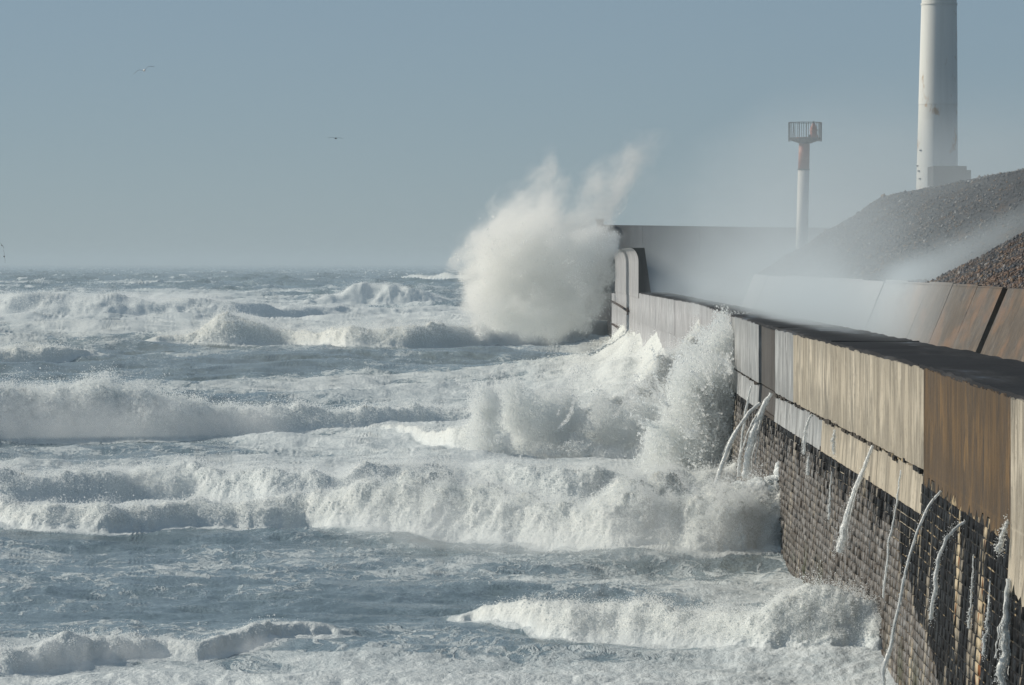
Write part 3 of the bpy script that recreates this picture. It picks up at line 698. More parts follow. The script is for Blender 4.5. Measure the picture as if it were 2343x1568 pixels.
# ------------------------------------------------------------------ land behind the wall
def mound(X, Y):
    """gravel heap: toe of the slope, angle and crest"""
    gul = np.exp(-((Y - 172) / 11.) ** 2)                      # gully where the spray runs up
    nearp = 1 - sstep(158, 163, Y)
    toe = 15.02 + 3.6 * gul * (1 - nearp)
    sl = .66 * (1 - nearp) + .52 * nearp
    d = np.maximum(X - toe, 0)
    crest = 5.0 - .0 * Y
    h = np.where(d * sl < 4.75, d * sl, 4.75 + (d * sl - 4.75) * .29)
    end = np.clip((272 - Y) * .66, -3, 60)
    base = 9.78
    return base + np.minimum(h, np.maximum(end, -2.3))
ny, nx = 620, 420
ya = 90 + (300 - 90) * np.linspace(0, 1, ny) ** 1.0; xa = 14.9 + 47 * np.linspace(0, 1, nx) ** 1.6
YY, XX = np.meshgrid(ya, xa, indexing='ij')
HH = mound(XX, YY)
HH = HH + (fbm(XX / 2.2, YY / 3.0, 3., 4) * .28 + fbm(XX / .5, YY / .8, 5., 3, .6) * .10) * sstep(14.9, 15.8, XX)
V = np.stack([XX, YY, HH], -1)
link('gravel_mound', mesh_np('gravel_mound', V.reshape(-1, 3), grid_faces(ny, nx), False), M['gravel'], kind='structure')
# loose stones on it
K = 64000
r1 = RNG.random(K); sy = 100 + 172 * r1 ** 1.35; sx = 15.05 + RNG.exponential(4.2, K); ok = sx < 34; sx = sx[ok]; sy = sy[ok]
sz = mound(sx, sy) + fbm(sx / 2.2, sy / 3.0, 3., 4) * .28 * sstep(14.9, 15.8, sx)
K = len(sx); r = RNG.gamma(2.2, .0115, K) + .014
oct_ = np.array([(1,0,0),(-1,0,0),(0,1,0),(0,-1,0),(0,0,1),(0,0,-1)], np.float32)
ofc = np.array([(0,2,4),(2,1,4),(1,3,4),(3,0,4),(2,0,5),(1,2,5),(3,1,5),(0,3,5)])
vv = oct_[None] * (r[:, None, None] * (.7 + .6 * RNG.random((K, 6, 1)))) + RNG.normal(size=(K, 6, 3)) * r[:, None, None] * .18
vv += np.stack([sx, sy, sz + r * .25], 1)[:, None]
ff = (ofc[None] + 6 * np.arange(K)[:, None, None]).reshape(-1, 3)
me = mesh_np('loose_stones', vv.reshape(-1, 3), ff); attr(me, 'tone', np.repeat(RNG.random(K), 6))
link('loose_stones', me, M['stone'], kind='stuff', label='loose dark and rusty stones lying over the gravel mound', category='gravel')
# made ground
bm = bmesh.new(); boxb(bm, 12.6, 260, 60, 900, -3, 7.5); link('quay_ground', to_me('quay_ground', bm), M['top'], kind='structure')

# ------------------------------------------------------------------ sea wall
LBL = lambda c, l, **k: dict(category=c, label=l, **k)
wall = empty('sea_wall', (10, 75, 0), **LBL('sea wall', 'long curving harbour wall with concrete parapet over dark stone courses, pouring water, at right'))
bpy.context.view_layer.update()
def wchild(o): o.parent = wall; o.matrix_parent_inverse = wall.matrix_world.inverted(); return o
def xs(Z, z, off=0.): return float(lat(Z)) - .06 * max(0, 5.5 - z) + off
def prism(name, mat, Z0, Z1, z0, z1, off=0., right=12.55, topsub=True, label=None, ragged=0., seg=None):
    """a length of wall between two depths, with the sea face cut into small wavy strips"""
    bm = bmesh.new(); seg = seg or max(2, int((Z1 - Z0) / .8)); nzv = max(2, int((z1 - z0) / .35))
    face = []
    for i in range(seg + 1):
        Z = Z0 + (Z1 - Z0) * i / seg; row = []
        rb = ragged * (.5 + .9 * random.random()) * (random.random() < .75)
        for j in range(nzv + 1):
            zb = z0 - rb if j == 0 else z0 + (z1 - z0) * j / nzv
            ex = .0 if 0 < i < seg else .02
            dz = 0 if j < nzv else random.uniform(-.03, .03)
            row.append(bm.verts.new((xs(Z, zb, off + ex + random.uniform(-.003, .003)), Z, zb + dz)))
        face.append(row)
    for i in range(seg):
        for j in range(nzv): bm.faces.new([face[i][j], face[i + 1][j], face[i + 1][j + 1], face[i][j + 1]])
    # back, top, bottom, ends
    bt = [bm.verts.new((right, r[0].co.y, z1)) for r in face]; bb = [bm.verts.new((right, r[0].co.y, z0)) for r in face]
    for i in range(seg):
        bm.faces.new([face[i][-1], face[i+1][-1], bt[i+1], bt[i]]); bm.faces.new([bb[i], bb[i+1], face[i+1][0], face[i][0]]); bm.faces.new([bt[i], bt[i+1], bb[i+1], bb[i]])
    for i in (0, seg): bm.faces.new(face[i] + [bt[i], bb[i]])
    o = link(name, to_me(name, bm), mat)
    if label: o['label'] = label
    return wchild(o)
TOP = 8.0; JT = 5.56
blocks = [(60, 82.3, M['conc_lit'], 4.55, 'pale concrete length at the right edge with water running down', -.05),
          (82.42, 105, M['conc_gold'], 5.45, 'ochre stained dark concrete length', 0), (105.02, 118, M['conc_lit'], JT, 'sunlit buff concrete length streaked black', -.01), (118.06, 134, M['conc_lit'], JT, None, 0),
          (134.05, 155.8, M['conc_lit'], JT, None, 0), (155.83, 167, M['conc_wet'], JT, 'wet white shining concrete length', 0),
          (168.6, 180.6, M['conc_brown'], JT, 'dark brown recessed panel', .10), (181, 210, M['conc_wet'], JT, 'pale wet concrete length at the bend', 0),
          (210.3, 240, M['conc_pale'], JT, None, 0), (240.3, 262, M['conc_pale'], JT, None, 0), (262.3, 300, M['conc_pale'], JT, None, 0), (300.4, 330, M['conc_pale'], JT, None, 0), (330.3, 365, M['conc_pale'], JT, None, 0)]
for Z0, Z1, mt, zb, lb, off in blocks:
    prism('parapet_block', mt, Z0, Z1, zb, TOP, off, label=lb, ragged=.22 if zb < 5.5 else 0., seg=int((Z1 - Z0) / (.3 if zb < 5.5 else .8)))
for Z0, Z1, mt, off in ((105.02, 121, M['conc_lit'], 0), (121.05, 141, M['conc_lit'], 0), (141.05, 167, M['conc_wet'], 0), (168.6, 180.6, M['conc_brown'], .10), (181, 210, M['conc_wet'], 0),
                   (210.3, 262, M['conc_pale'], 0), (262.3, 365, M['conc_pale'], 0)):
    prism('lower_course', mt, Z0, Z1, 4.05 if Z0 < 205 else -.5, JT - .07 if Z0 < 205 else JT - .005, off + .03, ragged=.6, seg=int((Z1 - Z0) / .35))
# ragged open joint between the courses
bm = bmesh.new()
Z = 105.3
while Z < 210:
    L_ = random.uniform(.25, .9)
    if random.random() < .62 and not (167 < Z < 181):
        zc = JT - .03 + random.uniform(-.04, .04); x0 = xs(Z, zc); hgt_ = random.uniform(.02, .08)
        boxb(bm, x0 - random.uniform(.02, .08), x0 + .3, Z, Z + L_, zc - hgt_, zc + hgt_ * .6)
    Z += L_ * random.uniform(.8, 1.6)
wchild(link('joint_rubble', to_me('joint_rubble', bm), M['mortar'], kind='stuff'))
# wet dark top slabs with ragged edges
Z = 60.; k = 0
while Z < 362:
    Z1 = min(Z + random.uniform(9, 16), 365)
    bm = bmesh.new(); segs = 12; ring = []
    for i in range(segs + 1):
        q = Z + (Z1 - .05 - Z) * i / segs
        xl = float(lat(q)) + random.uniform(-.02, .05); xr = 12.75 + random.uniform(-.08, .08); t = TOP + random.uniform(.05, .10)
        ring.append([bm.verts.new(p) for p in ((xl, q, TOP - .02), (xl + .05, q, t), ((xl + xr) / 2, q, t + random.uniform(-.03, .03)), (xr, q, t), (xr, q, TOP - .5))])
    for A, B in zip(ring, ring[1:]):
        for j in range(5): bm.faces.new([A[j], A[(j+1) % 5], B[(j+1) % 5], B[j]])
    bm.faces.new(ring[0]); bm.faces.new(ring[-1][::-1])
    wchild(link('coping_slab', to_me('coping_slab', bm), M['top']))
    Z = Z1
# core behind the stones
def core(name, Z0, Z1, z1, d=.035):
    bm = bmesh.new(); seg = 40; ring = []
    for i in range(seg + 1):
        q = Z0 + (Z1 - Z0) * i / seg
        ring.append([bm.verts.new(p) for p in ((xs(q, -2, d), q, -2), (xs(q, z1, d), q, z1), (12.5, q, z1), (12.5, q, -2))])
    for A, B in zip(ring, ring[1:]):
        for j in range(4): bm.faces.new([A[j], A[(j+1) % 4], B[(j+1) % 4], B[j]])
    bm.faces.new(ring[0]); bm.faces.new(ring[-1][::-1])
    return wchild(link(name, to_me(name, bm), M['mortar']))
core('mortar_core', 60, 104.99, 5.42, .006); core('mortar_core', 105.0, 365, 4.6)
# stones course by course
BH, BL = .25, .80
allb = []
zc = -1.5; row = 0
while zc < 5.4:
    Z = 66 + random.uniform(0, .8)
    while Z < 262:
        L_ = BL * random.uniform(.6, 1.3); zt = zc + BH - (.04 if Z < 112 else .03)
        lim = 5.44 if Z < 105 else 4.5
        if zt < lim and not (Z < 82.2 and zt > 4.5): allb.append((Z, Z + L_ - (.014 if Z < 112 else .05), zc + random.uniform(-.008, .008), zt + random.uniform(-.01, .01), random.choice((random.uniform(-.01, .03), random.uniform(-.01, .03), random.uniform(.02, .07)) if Z > 112 else (0., .01, .02))))
        Z += L_
    zc += BH; row += 1
allb = [b for b in allb if b[2] > EYE - (1568 + 30 - 602) * b[0] / F or b[0] > 108 or True]
def vis(b):   # seen size: nearest ones inside the picture first
    Z = b[0]; x = 1181 + xs(Z, b[2]) * F / Z; y = 602 + (EYE - b[2]) * F / Z
    return (0 if x < 2345 and y < 1570 and b[2] > -.1 else 1, Z)
allb.sort(key=vis)
def brick_verts(b):
    Z0, Z1, z0, z1, pr = b
    return [(xs(Z0, z0, -pr), Z0, z0), (xs(Z0, z0, .09), Z0, z0), (xs(Z0, z1, .09), Z0, z1), (xs(Z0, z1, -pr + .006), Z0, z1),
            (xs(Z1, z0, -pr + random.uniform(-.008, .008)), Z1, z0), (xs(Z1, z0, .09), Z1, z0), (xs(Z1, z1, .09), Z1, z1), (xs(Z1, z1, -pr), Z1, z1)]
BF = np.array([(0,1,2,3), (7,6,5,4), (0,4,5,1), (1,5,6,2), (2,6,7,3), (3,7,4,0)])
for b in allb[:300]:
    me = mesh_np('brick', np.array(brick_verts(b)), BF); attr(me, 'tone', np.full(8, random.random())); wchild(link('brick', me, M['brick']))
rest = allb[300:]
vv = np.array([brick_verts(b) for b in rest]); ff = (BF[None] + 8 * np.arange(len(rest))[:, None, None]).reshape(-1, 4)
me = mesh_np('stone_courses', vv.reshape(-1, 3), ff); attr(me, 'tone', np.repeat(RNG.random(len(rest)), 8)); wchild(link('stone_courses', me, M['brick'], kind='stuff'))

# ------------------------------------------------------------------ recurved wall, cross wall
rw = empty('recurved_wall', (10.3, 365, 7.5), **LBL('sea wall', 'taller far wall whose sunlit face curls over seaward beside the plume'))
def recurve(name, Z0, Z1, mat):
    prof = [(0, 7.6)] + [(0, 10.6)] + [(-.68 * (1 - math.cos(a)), 10.6 + 1.22 * math.sin(a)) for a in np.linspace(.08, math.pi / 2, 20)]
    prof = prof[:-1] + [(-.72, 11.84), (.50, 11.84), (1.12, 7.6)]
    bm = bmesh.new(); A = [bm.verts.new((10.3 + x, Z0, z)) for x, z in prof]; B = [bm.verts.new((10.3 + x, Z1, z)) for x, z in prof]
    for i in range(len(prof)): j = (i + 1) % len(prof); bm.faces.new([A[i], A[j], B[j], B[i]])
    bm.faces.new(A); bm.faces.new(B[::-1])
    for f in bm.faces: f.smooth = False
    o = link(name, to_me(name, bm), mat); o.parent = rw; o.matrix_parent_inverse = rw.matrix_world.inverted(); return o
bpy.context.view_layer.update()
for Z0, Z1 in ((366.3, 384), (384.3, 404), (404.3, 424), (424.3, 470)): recurve('wall_section', Z0, Z1, M['conc_pale'])
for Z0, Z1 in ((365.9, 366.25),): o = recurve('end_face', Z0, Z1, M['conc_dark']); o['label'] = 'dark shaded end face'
bm = bmesh.new(); seg = 20
for (Z0, Z1) in ((365.1, 470),):
    boxb(bm, 10.33, 12.6, Z0, Z1, -2, 7.58)
o = link('wall_base', to_me('wall_base', bm), M['conc_pale']); o.parent = rw; o.matrix_parent_inverse = rw.matrix_world.inverted()
for y0, x0, x1, yy0, yy1, lb in ((0, 1400, 1437, 690, 712, 'upper bent iron rail fixed along the far wall face'), (0, 1402, 1424, 742, 758, 'lower bent iron rail on the far wall just above the water')):
    Za = 10.2 * F / (x0 - 1181); Zb_ = 10.2 * F / (x1 - 1181)
    a = P(x0, yy0, Za); b = P(x1, yy1, Zb_); a.x = b.x = 10.16
    bm = bmesh.new(); tube(bm, [a, a.lerp(b, .5) + Vector((-.1, 0, .12)), b], .13, 6); tube(bm, [b + Vector((0, 0, .35)), b - Vector((0, 0, .35))], .07, 6); tube(bm, [b, b + Vector((.2, 0, 0))], .07, 6); tube(bm, [a, a + Vector((.2, 0, 0))], .07, 6)
    link('iron_rail', to_me('iron_rail', bm), M['iron'], **LBL('rail', lb))
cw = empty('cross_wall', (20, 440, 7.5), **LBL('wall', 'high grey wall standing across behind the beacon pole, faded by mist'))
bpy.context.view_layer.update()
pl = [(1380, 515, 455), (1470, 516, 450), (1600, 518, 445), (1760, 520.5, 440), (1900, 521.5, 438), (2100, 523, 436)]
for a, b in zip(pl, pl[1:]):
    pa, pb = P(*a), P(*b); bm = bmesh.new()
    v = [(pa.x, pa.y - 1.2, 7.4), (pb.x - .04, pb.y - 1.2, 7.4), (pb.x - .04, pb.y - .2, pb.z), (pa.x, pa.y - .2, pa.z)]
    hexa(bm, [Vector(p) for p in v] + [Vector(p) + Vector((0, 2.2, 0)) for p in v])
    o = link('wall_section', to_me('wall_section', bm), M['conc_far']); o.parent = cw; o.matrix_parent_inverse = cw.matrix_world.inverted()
p = P(1372, 505, 455); bm = bmesh.new(); boxb(bm, p.x - .35, p.x + .36, 453, 456, 7.4, p.z); boxb(bm, p.x - .45, p.x + .46, 452.9, 456.1, p.z, p.z + .12)
link('wall_pier', to_me('wall_pier', bm), M['conc_far'], **LBL('pier', 'small square pier at the left end of the high grey cross wall, by the plume'))

# ------------------------------------------------------------------ sloping slabs
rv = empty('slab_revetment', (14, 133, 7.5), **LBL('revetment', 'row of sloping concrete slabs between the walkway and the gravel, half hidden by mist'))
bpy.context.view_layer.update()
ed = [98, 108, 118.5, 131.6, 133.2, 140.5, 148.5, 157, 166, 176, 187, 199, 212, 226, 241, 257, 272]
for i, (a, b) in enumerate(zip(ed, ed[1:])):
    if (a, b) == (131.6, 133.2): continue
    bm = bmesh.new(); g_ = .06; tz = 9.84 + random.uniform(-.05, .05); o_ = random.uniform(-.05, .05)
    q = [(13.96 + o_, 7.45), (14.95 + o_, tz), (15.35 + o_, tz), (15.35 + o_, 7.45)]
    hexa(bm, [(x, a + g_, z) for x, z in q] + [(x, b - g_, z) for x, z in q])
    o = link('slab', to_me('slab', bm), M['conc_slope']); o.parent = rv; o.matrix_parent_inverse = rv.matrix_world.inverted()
bm = bmesh.new(); boxb(bm, 15.2, 15.36, 131, 134, 7.45, 9.7); m_ = NT('black_gap'); M['gap'] = m_.done(m_.pbsdf((.004, .004, .005), .9, .1))
o = link('gap_backing', to_me('gap_backing', bm), M['gap']); o.parent = rv; o.matrix_parent_inverse = rv.matrix_world.inverted()

# ------------------------------------------------------------------ tower and block at its foot
ZT = 300.
c = P(1143 + 1000, 425, ZT); tw = empty('tower', (c.x, ZT, 9.5), **LBL('tower', 'tall white tapering steel tower rising out of the top right of the picture'))
bpy.context.view_layer.update()
def tchild(o, par): o.parent = par; o.matrix_parent_inverse = par.matrix_world.inverted(); return o
r0 = 47.5 * ZT / F; k_ = (47.5 - 40) / 425      # taper per picture row
def rad(z): return r0 - (z - c.z) * k_
def cx(z): return c.x + (z - c.z) * .0095
def ring_part(name, z0, z1, dr, mat, n=48, a0=0, a1=2 * math.pi):
    bm = bmesh.new(); zs_ = [z0 + (z1 - z0) * i / 6 for i in range(7)]; R = []
    full = abs(a1 - a0 - 2 * math.pi) < 1e-6; cnt = n if full else n + 1
    for z in zs_: R.append([bm.verts.new((cx(z) + (rad(z) + dr) * math.cos(a0 + (a1 - a0) * k / n), ZT + (rad(z) + dr) * math.sin(a0 + (a1 - a0) * k / n), z)) for k in range(cnt)])
    for A, B in zip(R, R[1:]):
        for k in range(n if full else n): bm.faces.new([A[k], A[(k + 1) % cnt], B[(k + 1) % cnt], B[k]])
    if full: bm.faces.new(R[0]); bm.faces.new(R[-1][::-1])
    me = to_me(name, bm, True); return tchild(link(name, me, mat), tw)
zA = P(0, 12, ZT).z; zB = P(0, 240, ZT).z
ring_part('shaft_section', 8, zB, .0, M['tower']); ring_part('shaft_section', zB + .01, zA, .012, M['tower_patch']); ring_part('shaft_section', zA + .01, 33.5, .0, M['tower'])
ring_part('flange', zA - .03, zA + .09, .05, M['tower']); ring_part('flange', 33.4, 33.6, .08, M['tower'])
# repainted patch that reaches round the lit side
def patch(z0, z1, a0, a1): return ring_part('paint_patch', z0, z1, .02, M['tower_patch'], 14, math.radians(a0), math.radians(a1))
patch(P(0, 500, ZT).z, P(0, 275, ZT).z, 215, 252)
for (y, ax) in ((345, 207), (432 - 22, 207), (490 - 110, 190), (392, 200)):
    z = P(0, y, ZT).z
    for da in (0, 5):
        a = math.radians(ax + da); R = rad(z) + .03
        bm = bmesh.new(); boxb(bm, cx(z) + R * math.cos(a) - .045, cx(z) + R * math.cos(a) + .045, ZT + R * math.sin(a) - .05, ZT + R * math.sin(a) + .05, z - .045, z + .045)
        tchild(link('lug', to_me('lug', bm), M['steel']), tw)
bl = empty('concrete_block', (P(2169, 425, 290).x, 290, 9.5), **LBL('block', 'low dark stepped concrete block at the foot of the tall tower'))
bpy.context.view_layer.update()
for nm, x0, x1, yt, y0, y1 in (('main_block', 2131, 2207, 381, 289, 293), ('step_block', 2207.6, 2218, 390, 289.3, 292.5)):
    a = P(x0, yt, 290); b = P(x1, yt, 290); bm = bmesh.new(); boxb(bm, a.x, b.x, y0, y1, 8, a.z); bmesh.ops.bevel(bm, geom=bm.edges[:], offset=.03, segments=1)
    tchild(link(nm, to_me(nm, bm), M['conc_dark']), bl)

# ------------------------------------------------------------------ beacon pole
ZQ = 278.
pb_ = P(1836, 568, ZQ); bc = empty('beacon', (pb_.x, ZQ, 8), **LBL('beacon', 'red topped white beacon pole with a railed platform standing behind the gravel mound'))
bpy.context.view_layer.update()
S_ = ZQ / F
def pole(nm, y0, y1, r, mat, lean=True):
    z0, z1 = P(0, y0, ZQ).z, P(0, y1, ZQ).z; bm = bmesh.new()
    fx = lambda z: P(1839.5 - (P(0, 318, ZQ).z - z) / S_ * (5.5 / 250), 0, ZQ).x
    tube(bm, [(fx(z0), ZQ, z0), (fx(z1), ZQ, z1)], [r[0] * S_, r[1] * S_], 28)
    for f in bm.faces: f.smooth = len(f.verts) == 4
    return tchild(link(nm, to_me(nm, bm), mat), bc)
pole('column', 700, 389, (14.6, 13.2), M['white']); pole('column', 387.5, 322, (12.8, 12.4), M['red'])['label'] = 'faded red upper column'
pole('collar', 390, 387, (14, 14), M['iron'])
px_ = P(1841, 0, ZQ).x; zpl = P(0, 320, ZQ).z; zr = P(0, 281, ZQ).z
bm = bmesh.new(); tube(bm, [(px_, ZQ, P(0, 329, ZQ).z), (px_, ZQ, zpl), (px_, ZQ, zpl + .08)], [13 * S_, 37 * S_, 37 * S_], 16); tchild(link('platform', to_me('platform', bm), M['steel']), bc)
bm = bmesh.new(); tube(bm, [(px_ - .1, ZQ, zpl + .05), (px_ - .1, ZQ, zpl + .16)], 17 * S_, 20); tchild(link('cap_plate', to_me('cap_plate', bm), M['red']), bc)
for k in range(22):
    a = 2 * math.pi * k / 22; R = 37.5 * S_
    bm = bmesh.new(); tube(bm, [(px_ + R * math.cos(a), ZQ + R * math.sin(a), zpl - .12), (px_ + R * math.cos(a), ZQ + R * math.sin(a), zr)], .021 if k % 5 else .035, 5)
    tchild(link('railing_post', to_me('railing_post', bm), M['steel']), bc)
for z in (zr, zpl + .12):
    bm = bmesh.new(); ps = [(px_ + 37.5 * S_ * math.cos(a), ZQ + 37.5 * S_ * math.sin(a), z) for a in np.linspace(0, 2 * math.pi, 29)]
    for p, q in zip(ps, ps[1:]): tube(bm, [p, q], .020, 5)
    tchild(link('rail', to_me('rail', bm), M['steel']), bc)
lx = P(1860, 0, ZQ).x
ln = None
for nm, y0, y1, r, mt in (('lantern_base', 317, 309, 11, 'red'), ('lantern', 309, 291, 8.5, 'red'), ('lantern_collar', 300, 297, 10, 'red'), ('lantern_cap', 291, 283, 6, 'red'), ('lantern_finial', 283, 278, 1.6, 'steel')):
    bm = bmesh.new(); tube(bm, [(lx, ZQ - .3, P(0, y0, ZQ).z), (lx, ZQ - .3, P(0, y1, ZQ).z)], [r * S_, r * S_ * (.55 if nm == 'lantern_cap' else .9)], 14)
    tchild(link(nm, to_me(nm, bm), M[mt]), bc)
bm = bmesh.new(); ax_ = P(1815, 0, ZQ).x
for s in (-1, 1): tube(bm, [(ax_ + s * .08, ZQ, zpl), (ax_, ZQ, zr)], .014, 5)
tchild(link('aerial', to_me('aerial', bm), M['steel']), bc)
bm = bmesh.new(); bx_ = P(1851, 0, ZQ).x; boxb(bm, bx_ - .08, bx_ + .08, ZQ - .5, ZQ - .35, zpl + .05, zpl + .30); tchild(link('control_box', to_me('control_box', bm), M['steel']), bc)

# ------------------------------------------------------------------ water jets from the wall
def spline(pts, n):
    pts = [np.array(p, float) for p in pts]; P_ = [2 * pts[0] - pts[1]] + pts + [2 * pts[-1] - pts[-2]]; out = []
    S = len(pts) - 1
    for k in range(n + 1):
        t = k / n * S; i = min(int(t), S - 1); t -= i; a, b, c_, d = P_[i:i + 4]
        out.append(.5 * ((2 * b) + (-a + c_) * t + (2*a - 5*b + 4*c_ - d) * t*t + (-a + 3*b - 3*c_ + d) * t**3))
    return out
jets = [([(1681,866),(1664,905),(1652,975)], 2.2, 4, 'thin curling water jet, farthest of the jets, beside the splash'),
        ([(1724,884),(1708,930),(1697,1010),(1690,1092)], 3, 6, 'narrow water jet falling left of the brown recessed panel'),
        ([(1745,922),(1710,950),(1672,1012),(1636,1112)], 5, 9, 'long slanting water jet that reaches farthest out, starting below the brown panel'),
        ([(1771,900),(1745,935),(1722,1000),(1702,1095)], 7, 13, 'thickest white water jet, pouring from the foot of the brown panel'),
        ([(1866,948),(1850,962),(1842,990),(1838,1040)], 3, 5, 'short broken trickle from the joint just right of the wet white length'),
        ([(1858,1045),(1856,1062),(1854,1088)], 3, 5, 'short white dribble on the stones below the broken trickle'),
        ([(1920,984),(1908,1000),(1906,1040)], 3, 5, 'small spurt from the joint halfway along the buff length'),
        ([(1911,1080),(1906,1140),(1902,1190)], 2, 4, 'faint thread of water running down the stones below the small spurt'),
        ([(2006,1020),(1976,1075),(1950,1140),(1932,1210),(1922,1265)], 5, 14, 'wide feathery water jet from the right half of the buff length'),
        ([(2072,1076),(2056,1120),(2047,1180),(2034,1250),(2022,1370)], 2.6, 4, 'thin wavering water jet just left of the ochre length'),
        ([(2165,1124),(2122,1165),(2085,1260),(2055,1400),(2028,1520),(2020,1600)], 4, 7, 'longest strong white water jet, arching from the black stones to the sea'),
        ([(2221,1193),(2185,1212),(2158,1250),(2142,1320),(2130,1420)], 4, 8, 'second arching water jet, on the black stones right of the longest one'),
        ([(2320,1196),(2303,1203),(2294,1225),(2288,1262)], 6, 7, 'small curling jet at the edge of the pale length at the right'),
        ([(2322,1325),(2312,1400),(2304,1480),(2298,1600)], 9, 14, 'broad white run of water down the stones at the right edge'),
        ([(2242,1270),(2238,1340),(2230,1440)], 2, 4, 'thin run of water down the black stones between the two right-hand jets'),
        ([(2280,1330),(2262,1400),(2250,1500)], 2, 5, 'thin run of water down the black stones left of the broad white run')]
DR = []; DRr = []
for pts, ra, rb, lb in jets:
    x0, y0 = pts[0]
    zg = [zz for zz in np.linspace(60, 260, 2000) if 1181 + xs(zz, EYE - (y0 - 602) * zz / F) * F / zz < x0 + .5]
    Z0 = zg[0] if zg else 82.0
    W3 = [P(x, y, Z0 - .02 * i) for i, (x, y) in enumerate(pts)]
    W3 = [Vector((min(p.x, xs(p.y, p.z) - .12), p.y, p.z)) for p in W3]
    n_ = int(26 * len(pts)); sp_ = spline([tuple(p) for p in W3], n_); bm = bmesh.new(); rr = []
    path = []
    for k, p in enumerate(sp_):
        t = k / n_; r = (ra + (rb - ra) * t) * Z0 / F * .70 * (1 + .5 * float(perlin(t * 7, x0, 2.)) + .16 * random.uniform(-1, 1) * t); rr.append(max(r, .012))
        path.append((p[0] + float(perlin(t * 9, x0, 7.)) * .06 * (0.3 + t), p[1] + float(perlin(t * 9, x0, 3.)) * .06, p[2]))
    rr[-1] *= .3
    tube(bm, path, rr, 7)
    # side strands
    for s in range(4 + int(rb / 1.6)):
        k0 = random.randint(2, n_ // 2); k1 = random.randint(k0 + n_ // 4, n_); off = Vector((random.gauss(0, 1), random.gauss(0, 1), 0)) * rb * Z0 / F * .7
        seg_ = [(path[k][0] + off.x * (k - k0) / n_ * 1.6 + 0, path[k][1] + off.y * (k - k0) / n_ * 1.6, path[k][2]) for k in range(k0, k1, 2)]
        if len(seg_) > 3: tube(bm, seg_, [random.uniform(.3, 1.) * .3 * ra * Z0 / F for _ in seg_], 4)
    link('water_jet', to_me('water_jet', bm, True), M['jet'], group='jets of water pouring from the wall', **LBL('water jet', lb))
    for k in range(int(350 * (rb / 6))):
        t = random.random() ** .45; p = path[min(int(t * n_), n_)]; s_ = rb * Z0 / F * (.15 + 1.2 * t) * .55
        q = (p[0] + random.gauss(0, 1) * s_, p[1] + random.gauss(0, 1) * s_, p[2] + random.gauss(0, .1))
        if q[0] < xs(q[1], q[2]) - .04: DR.append(q); DRr.append(random.uniform(.004, .011))
gn_points('jet_drops', np.array(DR), np.array(DRr), M['drop'], kind='stuff', label='drops flying round the jets of water along the near wall', category='spray')

# foam climbing the stones where the main breaker meets the wall
def climb(name, rows, Z, label, cnt=30000):
    pts = []
    for (x0, y0, x1, y1, r0, r1) in rows:
        a, b = P(x0, y0, Z), P(x1, y1, Z); t = RNG.random(cnt)[:, None]; r = ((r0 + (r1 - r0) * t) * Z / F)
        d = RNG.normal(size=(cnt, 3)); d /= np.linalg.norm(d, axis=1)[:, None]; d *= RNG.random((cnt, 1)) ** .4 * r
        pts.append(np.array(a) * (1 - t) + np.array(b) * t + d * np.array([1, 2.2, 1]))
    q = np.concatenate(pts); nn = fbm(q[:, 0] / .35, q[:, 1] / .6, q[:, 2] / .35, 3, .6); q = q[nn > .02]
    lx_ = lat(q[:, 1]) - .06 * np.clip(5.5 - q[:, 2], 0, 9); q = q[q[:, 0] < lx_ - .04]
    gn_points(name, q, RNG.gamma(2., .008, len(q)) + .012, M['drop'], kind='stuff', category='spray', label=label)
climb('climbing_foam', [(1765,1270,1790,1190,22,26), (1790,1190,1786,1110,24,18), (1786,1110,1784,1066,16,9), (1720,1270,1760,1180,40,40), (1640,1130,1770,1110,18,22)], 161., 'creamy foam climbing the stones where the main breaker strikes the wall')
climb('low_foam', [(1950,1420,2040,1410,26,30), (1880,1400,1960,1400,16,20), (1990,1480,2045,1470,30,24)], 118., 'froth of the front breaker piling against the foot of the wall', 26000)

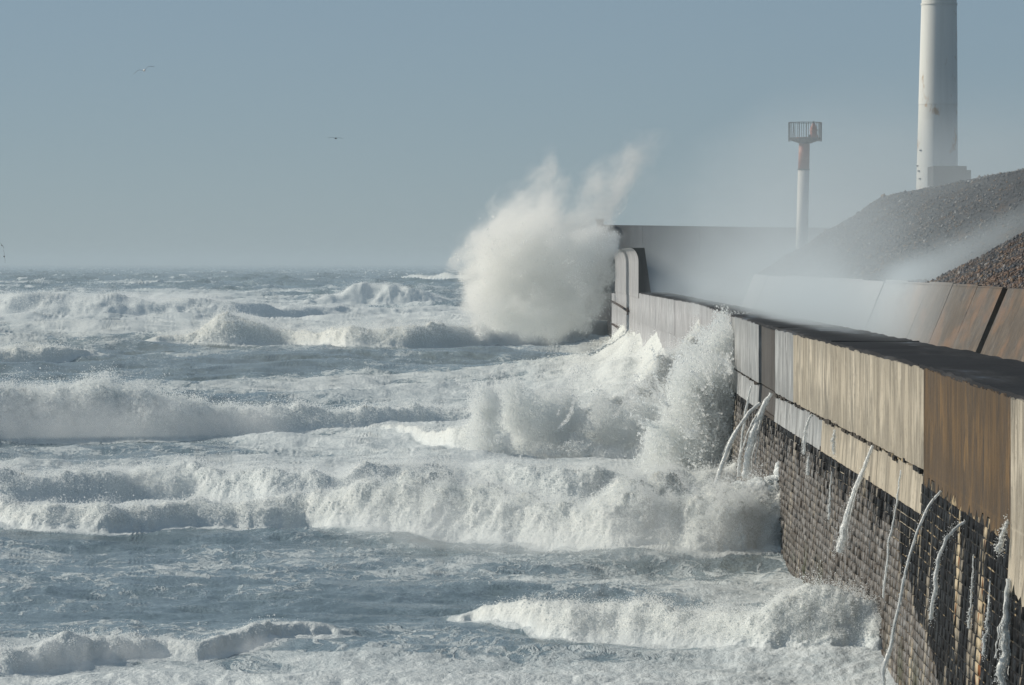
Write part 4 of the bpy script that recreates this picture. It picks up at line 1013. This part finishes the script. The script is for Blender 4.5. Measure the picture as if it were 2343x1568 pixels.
# ------------------------------------------------------------------ gulls
def gull(loc, span, roll, yaw, dark, label, flap=.2):
    t = empty('gull', loc, group='gulls gliding over the sea', **LBL('gull', label)); t.rotation_euler = (0, roll, yaw)
    s = span / 1.3
    bm = bmesh.new(); tube(bm, [(0, -.26*s, 0), (0, -.20*s, .01*s), (0, -.08*s, 0), (0, .08*s, 0), (0, .2*s, .01*s), (0, .26*s, .01*s)], [.012*s, .045*s, .07*s, .06*s, .03*s, .01*s], 10)
    link('body', to_me('body', bm, True), M['gulld' if dark else 'gullw'], t)
    bm = bmesh.new(); hexa(bm, [(-.02*s, .2*s, 0), (.02*s, .2*s, 0), (.02*s, .2*s, .01*s), (-.02*s, .2*s, .01*s), (-.07*s, .34*s, 0), (.07*s, .34*s, 0), (.07*s, .34*s, .008*s), (-.07*s, .34*s, .008*s)])
    link('tail', to_me('tail', bm), M['gulld' if dark else 'gullw'], t)
    for sd in (-1, 1):
        bm = bmesh.new(); sec = [(0.03, -.09, .10, .0), (.25, -.13, .05, .10 * flap * 5), (.42, -.09, .06, .10 * flap * 4), (.65, .05, .09, .0)]
        rg = []
        for x, f, b, z in sec:
            rg.append([bm.verts.new((sd * x * s, yy * s, (z + dz) * s)) for yy, dz in ((f, 0), (f * .4 + b * .6, .012), (b, 0), (f * .4 + b * .6, -.006))])
        for A, B in zip(rg, rg[1:]):
            for k in range(4): bm.faces.new([A[k], A[(k+1) % 4], B[(k+1) % 4], B[k]])
        bm.faces.new(rg[0]); bm.faces.new(rg[-1])
        link('wing', to_me('wing', bm, True), M['gulld' if dark else 'gullg'], t)
gull(P(330, 162, 330), 1.7, -.35, 1.2 - 1.0, False, 'pale gull with raised wings high at the upper left', .25)
gull(P(768, 317, 480), 1.7, .05, .3, True, 'small dark gull gliding level in the middle of the sky', .12)
gull(P(297, 325, 900), .8, .1, .4, True, 'tiny far speck of a gull below the upper left one', .1)
gull(P(9, 587, 420), 1.3, 1.45, .2, True, 'dark gull banking steeply at the left edge just above the horizon', .1)
gull(P(4, 562, 520), .9, .9, .5, True, 'faint gull above the banking one at the left edge', .1)

# ------------------------------------------------------------------ air
bm = bmesh.new(); boxb(bm, -14000, 14000, -60, 44000, -6, 36)
link('haze', to_me('haze', bm), mat_vol('haze_air', (.70, .80, .86), .00016, .0), kind='stuff')
print('done', round(time.time() - T0, 1))
